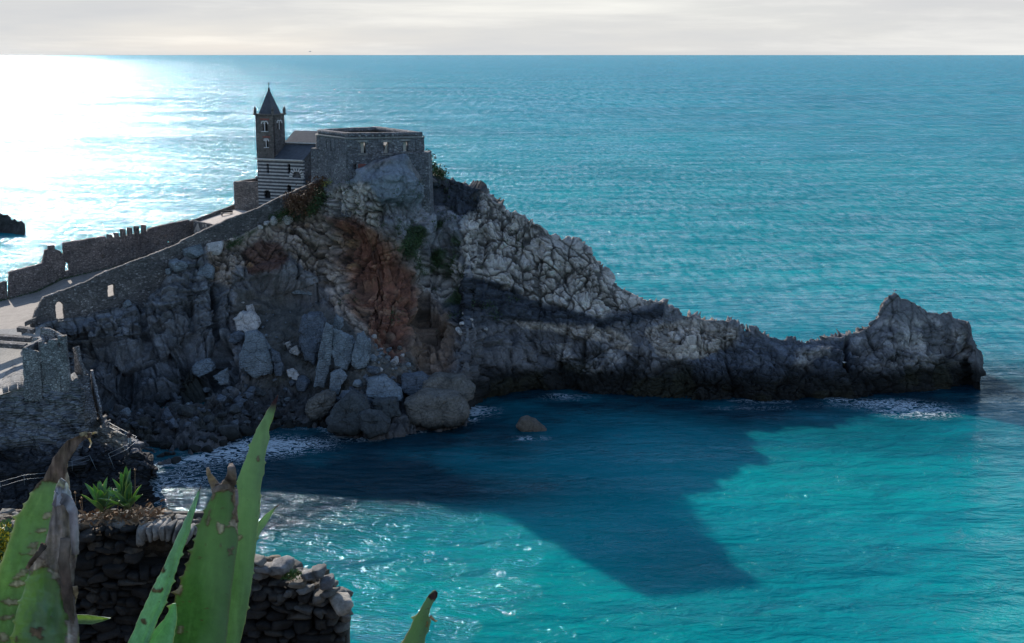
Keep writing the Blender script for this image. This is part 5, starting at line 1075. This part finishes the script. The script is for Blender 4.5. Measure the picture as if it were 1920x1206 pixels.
for k in range(26):  # stones deep inside the arch
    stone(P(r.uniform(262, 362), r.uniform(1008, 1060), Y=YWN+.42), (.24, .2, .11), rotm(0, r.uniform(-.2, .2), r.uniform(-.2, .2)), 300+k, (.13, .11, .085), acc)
me = mesh_np('wall', np.concatenate(acc[0]), np.concatenate(acc[1])); set_col(me, 'rock', np.clip(np.concatenate(acc[2]), .01, .7))
xq = np.linspace(-95, 652, 60); cp = [P(x, float(lerp_tab(x, FT))+14, Y=YWN+.14) for x in xq]
wt = thing('ruined_wall', 'ruined dry stone wall with a low arch and a crumbling right shoulder in the foreground', 'wall', (-3., YWN, 44.))
child('stonework', me, STM, wt)
core_open = lambda s, z: (s > float(np.interp(258, xq, np.concatenate([[0], np.cumsum(np.hypot(*np.diff(np.array(cp)[:, :2], axis=0).T))])))) & (s < float(np.interp(362, xq, np.concatenate([[0], np.cumsum(np.hypot(*np.diff(np.array(cp)[:, :2], axis=0).T))])))) & (z > float(P(0, 1060, Y=YWN)[2])) & (z < float(P(0, 1000, Y=YWN)[2]))
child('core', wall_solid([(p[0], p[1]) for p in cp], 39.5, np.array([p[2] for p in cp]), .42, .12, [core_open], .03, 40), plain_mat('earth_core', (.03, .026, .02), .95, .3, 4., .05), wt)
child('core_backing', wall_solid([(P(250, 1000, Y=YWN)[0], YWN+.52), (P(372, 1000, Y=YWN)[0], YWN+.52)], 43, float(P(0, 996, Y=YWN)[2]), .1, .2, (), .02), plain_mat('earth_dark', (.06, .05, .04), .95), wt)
# ---------------------------------------------------------------- agaves
AG, nt, b = new_mat('agave_leaf'); a = nt.nodes.new('ShaderNodeAttribute'); a.attribute_name = 'leaf'; dr = nt.nodes.new('ShaderNodeAttribute'); dr.attribute_name = 'dry'; tco = nt.nodes.new('ShaderNodeTexCoord')
pos = wpos(nt); fine = ramp(nt, noise_n(nt, pos, 60, 6, .65), [(.35, (.84, .84, .84)), (.65, (1.12, 1.12, 1.12))]); blt = ramp(nt, noise_n(nt, mapped(nt, pos, (1, 1, .35)), 22, 4, .6), [(.35, (.8, .84, .8)), (.65, (1.15, 1.1, 1.15))])
c = mixc(nt, 1., mixc(nt, 1., a.outputs['Color'], fine, 'MULTIPLY'), blt, 'MULTIPLY'); c = mixc(nt, mth(nt, 'MULTIPLY', ramp(nt, noise_n(nt, mapped(nt, pos, (1, 1, .6)), 5, 3, .5), [(.40, (0, 0, 0)), (.58, (1, 1, 1))]), mth(nt, 'MULTIPLY', mth(nt, 'SUBTRACT', 1., dr.outputs['Fac'], True), .55)), c, (.23, .33, .25)); nt.links.new(c, b.inputs['Base Color'])
nt.links.new(mth(nt, 'ADD', .42, mth(nt, 'MULTIPLY', dr.outputs['Fac'], .5)), b.inputs['Roughness']); b.inputs['Specular IOR Level'].default_value = .35
hh = mth(nt, 'ADD', mth(nt, 'MULTIPLY', noise_n(nt, mapped(nt, pos, (1, 1, .12)), 160, 5, .7, .6), mth(nt, 'ADD', .12, dr.outputs['Fac'])), mth(nt, 'MULTIPLY', noise_n(nt, pos, 45, 5, .6), .25))
nb_ = bump(nt, hh, .006); nt.links.new(nb_, b.inputs['Normal'])
tr = nt.nodes.new('ShaderNodeBsdfTranslucent'); nt.links.new(mixc(nt, 1., c, (1.5, 1.75, .5), 'MULTIPLY'), tr.inputs['Color']); ms = nt.nodes.new('ShaderNodeMixShader')
nt.links.new(mth(nt, 'SUBTRACT', .36, mth(nt, 'MULTIPLY', dr.outputs['Fac'], .22)), ms.inputs[0]); nt.links.new(b.outputs[0], ms.inputs[1]); nt.links.new(tr.outputs[0], ms.inputs[2]); nt.links.new(ms.outputs[0], nt.nodes['Material Output'].inputs['Surface'])
def leaf_strip(left, right, Yf, conc=.12, thick=.018, dry=(), tint=(.15, .27, .12), seed=1, spines=(), fold=None, crumple=0., edge=(.33, .30, .16), tip_dry=0, step=1.6, twist=0., glow=0.):
    """a thick channelled leaf; left/right: (y, x) edge sightings, Yf(y) forward distance"""
    ya = max(left[0][0], right[0][0]); yb = min(left[-1][0], right[-1][0]); ys = np.arange(ya, yb, step); m = 27; t = np.linspace(0, 1, m)
    xl = np.interp(ys, [q[0] for q in left], [q[1] for q in left]); xr = np.interp(ys, [q[0] for q in right], [q[1] for q in right])
    nj = vnoise(np.stack([ys/7., ys*0, ys*0+seed], -1), seed); xl = xl+nj*.9; xr = xr+vnoise(np.stack([ys/7., ys*0+5, ys*0+seed], -1), seed)*.9
    spl = np.zeros(len(ys)); spr = np.zeros(len(ys))
    for (y0, sd_, ln) in spines:
        k = np.exp(-np.abs((ys-y0)/2.8)**1.3)*ln
        if sd_ < 0: spl += k*1.5
        else: spr += k*1.5
    XX = xl[:, None]*(1-t)+xr[:, None]*t
    fl = np.zeros_like(XX); fl[:, 0] -= spl; fl[:, -1] += spr; XX = XX+fl; YY = np.broadcast_to(ys[:, None], XX.shape)
    Yd = np.array([Yf(v) for v in ys])[:, None]; w_ = (xr-xl)[:, None]*Yd/F
    ch_ = conc*w_*(1-(2*t-1)**2)+twist*w_*(2*t-1)
    if fold is not None: ch_ = ch_+.10*w_*np.exp(-((t-fold)/.1)**2)
    cr_ = 0
    if crumple: cr_ = crumple*(fbm(np.stack([XX/14., YY/40., XX*0+seed], -1), 4, seed))
    prof = np.sqrt(np.clip(1-(2*t-1)**2, 0, 1)); taper = sstep(0, 40, ys-ya)[:, None]*.85+.15
    frt = P(XX, YY, Y=Yd+ch_+cr_-.35*thick*prof*taper); frt[..., :] = frt
    bck = P(XX, YY, Y=Yd+ch_+cr_); bck[..., 1] += (thick*prof*taper+.0012)[...]
    V = np.concatenate([frt, bck[:, ::-1]], 1); n_, k_ = V.shape[:2]
    x3 = np.concatenate([XX, XX[:, ::-1]], 1); y3 = np.concatenate([YY, YY[:, ::-1]], 1); t3 = np.concatenate([np.broadcast_to(t, XX.shape), np.broadcast_to(t[::-1], XX.shape)], 1)
    me = mesh_np('leaf', V, grid_faces(n_, k_, wrap=True))
    bm = bmesh.new(); bm.from_mesh(me); bm.verts.ensure_lookup_table(); bm.faces.new([bm.verts[i] for i in range(k_)]); bm.faces.new([bm.verts[(n_-1)*k_+i] for i in range(k_)][::-1]); bmesh.ops.recalc_face_normals(bm, faces=bm.faces); bm.to_mesh(me); bm.free()
    q = np.stack([x3/16., y3/16., x3*0+seed], -1); nz = fbm(q, 4, seed+2); nz2 = fbm(q*4, 3, seed+4)
    c = np.array(tint)*(1+.22*fbm(np.stack([x3/9., y3/120., x3*0], -1), 3, seed)[..., None])
    c = c*(1+.14*fbm(np.stack([t3*45, y3/60., x3*0+seed], -1), 3, seed+7)[..., None]+.10*fbm(np.stack([t3*6, y3/45., x3*0+seed], -1), 3, seed+8)[..., None]); band = np.exp(-((t3-.32-.05*np.sin(y3/55.))/.012)**2)*.5+np.exp(-((t3-.7-.03*np.sin(y3/70.))/.010)**2)*.35
    c = c+band[..., None]*np.array([.08, .09, .06])
    if glow: c = blend(c, np.clip(glow*np.exp(-t3/.22), 0, 1), (.30, .42, .02))  # backlit yellow-green painted in along the left margin
    c = blend(c, np.clip(.35*np.exp(-np.minimum(t3, 1-t3)/.05), 0, 1), (.22, .34, .06)); em = np.exp(-np.minimum(t3, 1-t3)/.018)*.8; c = blend(c, np.clip(em, 0, 1), edge)
    D_ = np.zeros(x3.shape)
    for (poly, colr) in dry:
        m_ = sstep(1.6, -1.6, sdist(x3, y3, poly)+9*nz+3*nz2); rim = np.exp(-((sdist(x3, y3, poly)+9*nz+3*nz2)/1.7)**2)
        cc = np.array(colr)*(1.25+1.3*fbm(np.stack([x3/5., y3/26., x3*0+seed], -1), 4, seed+5)[..., None]+.3*nz[..., None]); c = c*(1-m_[..., None])+cc*m_[..., None]; c = blend(c, np.clip(rim*.55, 0, 1), (.10, .045, .02)); D_ = np.maximum(D_, m_)
    sp = sstep(.57, .64, fbm(q*2.2, 3, seed+9)); c = blend(c, sp*.65*(1-D_), (.14, .07, .035)); D_ = np.maximum(D_, sp*.3)
    if tip_dry: k = sstep(tip_dry, tip_dry*.35, y3-ya); c = blend(c, k, (.07, .03, .03)); D_ = np.maximum(D_, k)
    set_col(me, 'leaf', np.clip(c, .006, .8)); set_float(me, 'dry', D_); return me
BE = (.33, .26, .20); GRB = (.25, .20, .165)
ag = thing('agave', 'large green agave with broad upright leaves and a dried forked tip', 'agave', (-.7, 3.2, 47.85))
Yc = lambda y: 3.05+(y-900)*.0002
child('leaf', leaf_strip([(742,519),(771,500),(813,477),(856,462),(895,446),(972,437),(1088,428),(1206,415),(1500,395),(1640,385)], [(742,521.5),(779,514),(806,504),(823,505.5),(856,497),(887,495),(910,489),(956,488),(995,483),(1049,477),(1107,470),(1165,460),(1206,450),(1500,430),(1640,420)], lambda y: 3.22+(900-y)*.0002, .06, .014, [([(480,850),(490,852),(487,868),(479,866)], BE), ([(440,1000),(456,1004),(450,1014),(440,1012)], BE)], (.16, .25, .135), 3, [(835,-1,3),(905,-1,3),(868,1,2.5),(930,1,2.5),(1010,1,3),(1075,1,2.5),(1140,1,3)], tip_dry=34), AG, ag)
child('leaf', leaf_strip([(947,521),(956,509),(964,499),(980,484),(1000,470),(1040,450)], [(947,523),(956,515),(980,501),(999,488),(1040,470)], lambda y: 3.4, .12, .008, (), (.26, .36, .27), 4, tip_dry=8), AG, ag)
l2d = [([(385,1000),(400,915),(398,900),(445,900),(444,925),(430,922),(412,916),(402,924)], GRB), ([(432,930),(446,922),(449,972),(442,980),(434,972),(438,950)], (.30, .22, .15)), ([(404,975),(424,984),(436,972),(450,975),(447,1002),(436,990),(420,992),(413,1001)], (.42, .36, .30)), ([(412,1015),(418,1020),(415,1032),(410,1026)], BE), ([(425,1033),(436,1028),(436,1040),(428,1044)], BE), ([(330,1110),(340,1100),(337,1118)], BE), ([(336,1178),(342,1176),(341,1188),(335,1186)], BE)]
L2 = child('leaf', leaf_strip([(908,404),(922,399),(957,385),(987,371),(1026,363),(1072,346),(1111,331),(1150,321),(1206,314),(1300,300),(1450,320),(1640,350)], [(908,436),(918,441),(972,446),(1011,447),(1057,441),(1107,434),(1165,428),(1206,424),(1300,425),(1450,415),(1640,410)], Yc, .16, .022, l2d, (.085, .175, .06), 5, [(957,-1,3),(985,-1,5),(1012,-1,4),(1033,-1,7),(1058,-1,4),(1083,-1,5),(1111,-1,8),(1135,-1,4),(1160,-1,7),(1180,-1,4),(1198,-1,6)], edge=(.16, .09, .05)), AG, ag)
def dry_curl(pts, w0, w1, seed, par, Y, name='dry_tip', col_=GRB, tone=.0):
    """papery curled remnant: a twisted thin ribbon with thickness along a sighted centre line"""
    p = np.array(pts, float); s = np.linspace(0, 1, 40); sp_ = np.linspace(0, 1, len(p)); cx = np.interp(s, sp_, p[:, 0]); cy = np.interp(s, sp_, p[:, 1])
    dx, dy = np.gradient(cx), np.gradient(cy); l = np.hypot(dx, dy); nx, ny = -dy/l, dx/l; w = (w0+(w1-w0)*s); k = 16; V = []
    for i in range(40):
        ring = []
        for j in range(k):
            a = 2*math.pi*j/k; rr = w[i]*(1+.25*math.sin(3*a+s[i]*5+seed))*.5
            off = math.cos(a)*rr; dep = math.sin(a)*rr*.45*Y/F
            q = P(cx[i]+nx[i]*off, cy[i]+ny[i]*off, Y=Y+.03*math.sin(s[i]*4+seed)); ring.append((q[0], q[1]+dep, q[2]))
        V.append(ring)
    V = np.array(V); V = V+.0025*np.stack([fbm(V*70+seed, 3, 1), fbm(V*70+seed, 3, 2), fbm(V*70+seed, 3, 3)], -1)
    me = mesh_np('dry', V, grid_faces(40, k, wrap=True)); bm = bmesh.new(); bm.from_mesh(me); bm.verts.ensure_lookup_table(); bm.faces.new([bm.verts[i] for i in range(k)]); bm.faces.new([bm.verts[39*k+i] for i in range(k)][::-1]); bmesh.ops.recalc_face_normals(bm, faces=bm.faces); bm.to_mesh(me); bm.free()
    q = V*np.array([30, 30, 9.]); nz = fbm(q, 4, seed)[..., None]; c = np.array(col_)*(1.25+1.6*nz)+np.clip(nz, 0, 1)*np.array([.22, .17, .12]); c = blend(c, tone*np.ones(c.shape[:2])*sstep(.1, .5, nz[..., 0]), (.55, .54, .55))
    set_col(me, 'leaf', np.clip(c, .01, .8)); set_float(me, 'dry', np.ones(V.shape[:2])); return child(name, me, AG, par)
dry_curl([(406,922),(402,908),(396,896),(391,884),(390,877)], 18, 4, 1, L2, 3.03); dry_curl([(424,914),(432,904),(436,890),(434,878),(431,869)], 26, 7, 2, L2, 3.04); dry_curl([(444,918),(444,940),(440,960),(446,980)], 5, 6, 3, L2, 3.03)
dry_curl([(398,922),(412,914),(428,912),(442,918)], 8, 9, 4, L2, 3.03)
child('leaf', leaf_strip([(911,376),(949,357.6),(1003,334),(1061,307),(1115,280),(1157,261),(1206,240),(1320,215),(1450,240),(1640,320)], [(911,377.5),(922,375),(964,363),(1003,354),(1034,342),(1096,323),(1134,309),(1173,292),(1206,280),(1320,262),(1450,290),(1640,350)], lambda y: 2.95+(y-900)*.0001, -.14, .016, [([(296,1066),(308,1060),(306,1070)], (.25, .18, .1)), ([(284,1104),(304,1106),(302,1112),(286,1110)], (.14, .09, .05)), ([(258,1162),(272,1160),(270,1166)], (.15, .1, .06))], (.22, .40, .33), 6, [(1040,1,3),(1090,1,3),(1130,1,3)], fold=.72, tip_dry=14, edge=(.40, .42, .30)), AG, ag)
child('leaf', leaf_strip([(1132,324),(1161,307),(1183,288),(1192,275),(1206,268),(1320,262),(1500,310),(1640,350)], [(1132,330),(1161,332),(1206,325),(1320,318),(1500,350),(1640,380)], lambda y: 3.0, .1, .014, (), (.19, .36, .26), 7, [(1137,-1,6),(1192,-1,8)], edge=(.4, .36, .2)), AG, ag)
ag2 = thing('agave', 'agave at the far left with torn leaves and long withered grey brown tips', 'agave', (-1.3, 3.2, 47.85))
LAd = [([(70,800),(190,800),(190,880),(132,960),(128,905),(112,905),(96,901),(80,903),(60,925)], (.15, .11, .085)), ([(125,860),(140,860),(134,940),(124,940)], (.5, .42, .32))]
for (x0, y0, x1, y1, h) in ((56,1000,86,995,6),(48,1027,72,1019,6),(42,1040,72,1036,9),(26,1085,56,1066,11),(14,1098,46,1094,8),(0,1128,32,1130,9),(-5,1166,26,1155,11),(-6,1190,16,1198,14),(80,972,96,962,8)):
    LAd.append(([(x0, y0), ((x0+x1)/2, (y0+y1)/2-h*.6), (x1, y1-h*.3), (x1, y1+h*.3), ((x0+x1)/2, (y0+y1)/2+h*.4)], (.36, .30, .24)))
LA = child('leaf', leaf_strip([(812,168),(815,152),(818.5,145),(827,124),(842,113),(858,100),(879,91),(899,80),(908,69),(933,55),(959,38),(969,29),(998,23),(1038,8),(1066,-2),(1120,-18),(1206,-45),(1400,-80),(1640,-60)], [(812,172),(820,171),(824,158),(835,147),(848,139),(866,128),(882,126),(904,130),(930,130),(980,126),(1050,112),(1120,95),(1206,80),(1400,60),(1640,30)], lambda y: 3.2, .14, .018, LAd, (.16, .25, .14), 8, [(925,-1,3),(945,-1,3),(969,-1,6),(1000,-1,3),(1062,-1,5)], crumple=.006, edge=(.62, .50, .38)), AG, ag2)  # pale edge colour paints the sunlit rim of this leaf
dry_curl([(150,817),(160,813),(170,812),(178,811),(183,811)], 7, 2, 5, LA, 3.2, col_=(.3, .24, .15)); dry_curl([(160,817),(168,822),(171,830),(169,838),(167,841)], 4, 1.2, 6, LA, 3.2, col_=(.3, .24, .15))
LBd = [([(40,1076),(57,1052),(66,1040),(80,1015),(90,985),(96,950),(98,895),(140,895),(150,1210),(124,1212),(126,1165),(122,1135),(113,1108),(108,1088),(99,1074),(85,1064),(66,1062),(56,1078)], (.24, .20, .17)), ([(57,1056),(66,1045),(82,1052),(78,1066),(56,1078)], (.40, .32, .25)), ([(84,1060),(104,1066),(112,1082),(100,1084),(86,1072)], (.46, .40, .34)), ([(112,1100),(122,1110),(122,1130),(113,1122)], (.3, .2, .14)), ([(124,1160),(134,1170),(136,1206),(124,1206)], (.42, .36, .30)), ([(60,1180),(78,1178),(76,1196),(60,1194)], (.22, .14, .08)), ([(28,1190),(36,1188),(36,1206),(26,1206)], (.22, .14, .1)), ([(100,890),(132,890),(138,935),(104,950)], (.42, .42, .46))]
LB = child('leaf', leaf_strip([(903,113),(920,102),(955,97.5),(989,92),(1020,83),(1043,66),(1058,57),(1075,54),(1112,43),(1147,31),(1206,20),(1400,-15),(1640,0)], [(903,119),(906,126),(943,138),(989,141),(1032,146),(1066,141),(1104,138),(1147,143),(1176,148),(1206,148),(1400,120),(1640,70)], lambda y: 2.9, -.10, .022, LBd, (.13, .24, .035), 9, [(1090,-1,3),(1128,-1,4),(1165,-1,4),(1195,-1,3)], crumple=.02, edge=(.3, .27, .06), glow=.9), AG, ag2)
dry_curl([(108,925),(112,915),(116,906),(120,900)], 16, 12, 7, LB, 2.87, col_=(.42, .42, .44), tone=.8); dry_curl([(106,950),(116,932),(126,940),(136,960),(139,1000),(141,1040)], 22, 13, 8, LB, 2.875, col_=(.2, .18, .18), tone=.7)
dry_curl([(84,1020),(72,1036),(60,1052),(52,1066)], 12, 7, 9, LB, 2.86, col_=(.16, .11, .08)); dry_curl([(124,1010),(118,1050),(124,1100),(132,1160),(138,1215)], 20, 16, 10, LB, 2.88, col_=(.17, .13, .1)); dry_curl([(140,1100),(142,1120),(136,1140)], 10, 5, 11, LB, 2.89, col_=(.35, .28, .18))
hl = np.array([(128,1160),(146,1152.5),(165,1153),(185,1156),(206,1160),(190,1165),(172,1171),(146,1170)])
def side_leaf(x0, x1, yt, yb, Yd, seed, par, tint):
    xs2 = np.linspace(x0, x1, 40); t_ = np.linspace(0, 1, 9); top_ = np.interp(xs2, [q[0] for q in yt], [q[1] for q in yt]); bo = np.interp(xs2, [q[0] for q in yb], [q[1] for q in yb])
    YY = top_[:, None]*(1-t_)+bo[:, None]*t_; XX = np.broadcast_to(xs2[:, None], YY.shape); pr_ = 1-(2*t_-1)**2; a_ = P(XX, YY, Y=Yd+.02*pr_); b2_ = P(XX, YY, Y=Yd+.02*pr_); b2_[..., 1] += .006*np.sqrt(pr_)+.001
    V = np.concatenate([a_, b2_[:, ::-1]], 1); me = mesh_np('leaf', V, grid_faces(V.shape[0], V.shape[1], wrap=True)); set_col(me, 'leaf', np.ones(V.shape)*np.array(tint)*(1+.2*fbm(V*40, 3, seed)[..., None])); set_float(me, 'dry', np.zeros(V.shape[:2])); return child('leaf', me, AG, par)
side_leaf(110, 206.5, [(110,1158),(146,1152.5),(165,1153),(190,1156.5),(206.5,1160)], [(110,1168),(146,1170),(172,1171),(190,1166),(206.5,1160.5)], 3.05, 3, ag2, (.36, .42, .33))
ag3 = thing('agave', 'single scarred agave leaf with a blunt brown tip at the bottom edge', 'agave', (-.25, 3.3, 47.85))
LD = child('leaf', leaf_strip([(1107.5,812),(1110,810),(1116,804.5),(1130,794),(1147,785.7),(1163,775),(1182,767),(1204,754),(1230,738),(1400,690),(1640,660)], [(1107.5,818),(1112,821.5),(1120,820.5),(1130,812),(1145,806),(1154,804.5),(1164,808.7),(1178,804.5),(1193,799),(1206,795.6),(1230,785),(1400,740),(1640,700)], lambda y: 3.3, .12, .014, [([(806,1112),(818,1106),(823,1114),(819,1124),(808,1120)], (.06, .03, .025)), ([(798,1138),(808,1136),(806,1146),(798,1144)], (.12, .1, .1)), ([(800,1160),(804,1160),(802,1176),(798,1176)], (.40, .22, .08))], (.08, .15, .05), 10, [(1158,-1,6)], edge=(.42, .35, .2)), AG, ag3)
dry_curl([(805,1156),(811,1160),(816,1165),(820,1164)], 6, 1.5, 12, LD, 3.3, col_=(.4, .28, .18))
# small agaves and plants on the wall top
SAG = AG
def rosette(cx, cy, Y, n, L, seed, label):
    c = PV(cx, cy, Y=Y); t = thing('small_agave', label, 'agave', c, 'small agaves growing on the wall top'); r = random.Random(seed)
    for k in range(n):
        az = 2*math.pi*k/n*2.4+r.uniform(-.2, .2); el = rad(r.uniform(28, 86)) if k > 3 else rad(r.uniform(70, 88)); l = L*r.uniform(.75, 1.1); w = .036*L/.35*r.uniform(.85, 1.2); d = Vector((math.cos(az)*math.cos(el), math.sin(az)*math.cos(el), math.sin(el))); s = d.cross(Vector((0, 0, 1))).normalized(); u = s.cross(d)
        V = []
        for i in range(16):
            q = i/15; ww = w*(.62+.6*math.sin(min(q*1.9, 1.57)))*(1-q**3.5)+.0006; base = c+d*(l*q)-Vector((0, 0, 1))*(l*.16*q*q*math.cos(el)); row = []
            for j in range(9):
                a = j/8*2-1; row.append((base+s*(a*ww)+u*(abs(a)**1.7*ww*.55))[:])
            for j in range(9):
                a = 1-j/8*2; row.append((base+s*(a*ww)+u*(abs(a)**1.7*ww*.55-.006*(1-a*a)*(1-q*.8)-.0006))[:])
            V.append(row)
        V = np.array(V); me = mesh_np('leaf', V, grid_faces(16, 18, wrap=True)); col_ = np.ones(V.shape)*np.array([.11, .24, .07])*(1+.2*fbm(V*25, 3, seed)[..., None]); ae = np.abs(np.concatenate([np.linspace(-1, 1, 9), np.linspace(1, -1, 9)])); em = np.broadcast_to(sstep(.7, 1., ae)[None], V.shape[:2]); col_ = blend(col_, em*.75, (.50, .56, .10)); tipm = np.broadcast_to(sstep(.93, 1, np.linspace(0, 1, 16))[:, None], V.shape[:2]); col_ = blend(col_, tipm, (.08, .04, .02))
        set_col(me, 'leaf', col_); set_float(me, 'dry', np.zeros(V.shape[:2])); child('leaf', me, SAG, t)
rosette(192, 960, YWN+.25, 15, .38, 4, 'left of two small green agaves growing on top of the ruined wall'); rosette(240, 955, YWN+.3, 19, .47, 5, 'taller right one of two small agaves growing on top of the ruined wall')
WEED = plain_mat('wall_weed', (.09, .17, .03), .6, .3, 6.); STRAW = plain_mat('dry_straw', (.28, .17, .09), .8, .3, 6.)
def tuft(name, label, cat, pts, n, size, sp_, mat, seed, grp=None):
    c = tuple(float(v) for v in pts[0]); t = thing(name, label, cat, c, grp); child('foliage', leaf_clump(pts, n, size, seed, sp_), mat, t)
    sm = MB(); r = random.Random(seed)
    for q in pts: sm.tube([Vector(c)+Vector((0, 0, -.12)), Vector([float(v) for v in q])], .006, 5, .003)
    child('stem', sm.mesh(), STRAW, t)
tuft('weed', 'small bright green weed between the stones on the right shoulder of the wall', 'weed', [P(547, 1076, Y=YWN-.1), P(540, 1080, Y=YWN-.12), P(553, 1080, Y=YWN-.12)], 60, .035, np.array([.03, .04, .02]), WEED, 31)
tuft('dry_plants', 'dry brown straw and roots around the small agaves on the wall top', 'dry plants', [P(x, y, Y=YWN+.15) for x, y in ((175,972),(205,970),(220,975),(250,972),(270,965),(285,962),(215,985),(190,985))], 55, .07, np.array([.08, .1, .035]), STRAW, 32)
def stalks(label, xs3, seed):
    r = random.Random(seed); p0 = PV(xs3[0][0], 965, Y=YWN+.35); t = thing('dry_flower', label, 'dried flowers', p0)
    for (x, y) in xs3:
        b_ = PV(x+r.uniform(-3, 3), 968, Y=YWN+.35); tp_ = PV(x, y, Y=YWN+.4); child('stem', MB().tube([b_, (b_+tp_)/2+Vector((.01, 0, 0)), tp_], .0035, 5).mesh(), STRAW, t)
        m_ = MB(); [m_.cone([tp_+Vector((.012*math.cos(q), .012*math.sin(q), -.005)) for q in (0, 1.5, 3, 4.5)], tp_+Vector((.02*math.cos(k*2), .02*math.sin(k*2), .02))) for k in range(4)]; child('flower_head', m_.mesh(), STRAW, t)
stalks('thin dried flower stalks beside the small agaves on the wall', [(141,925),(153,935),(193,912),(188,920),(231,905),(253,882),(222,915),(150,942)], 3)
yb = [P(x, y, Y=12.) for x, y in ((-12,1025),(0,1018),(10,1022),(18,1024),(5,1032),(-4,1008),(2,1001),(20,1034),(-10,1040),(8,1040))]
tb_ = thing('flowering_bush', 'green bush with yellow flowers behind the left agave leaf at the left edge', 'bush', tuple(float(v) for v in yb[0]))
child('foliage', leaf_clump(yb, 120, .05, 41, np.array([.07, .08, .05])), WEED, tb_); child('flowers', leaf_clump([q+np.array([0, -.05, .06]) for q in yb], 90, .03, 42, np.array([.06, .07, .03])), LEAFY, tb_)
sm = MB(); [sm.tube([Vector((-4.9, 12.3, 41.6)), Vector([float(v) for v in q])], .012, 5, .004) for q in yb]; child('stem', sm.mesh(), STRAW, tb_)
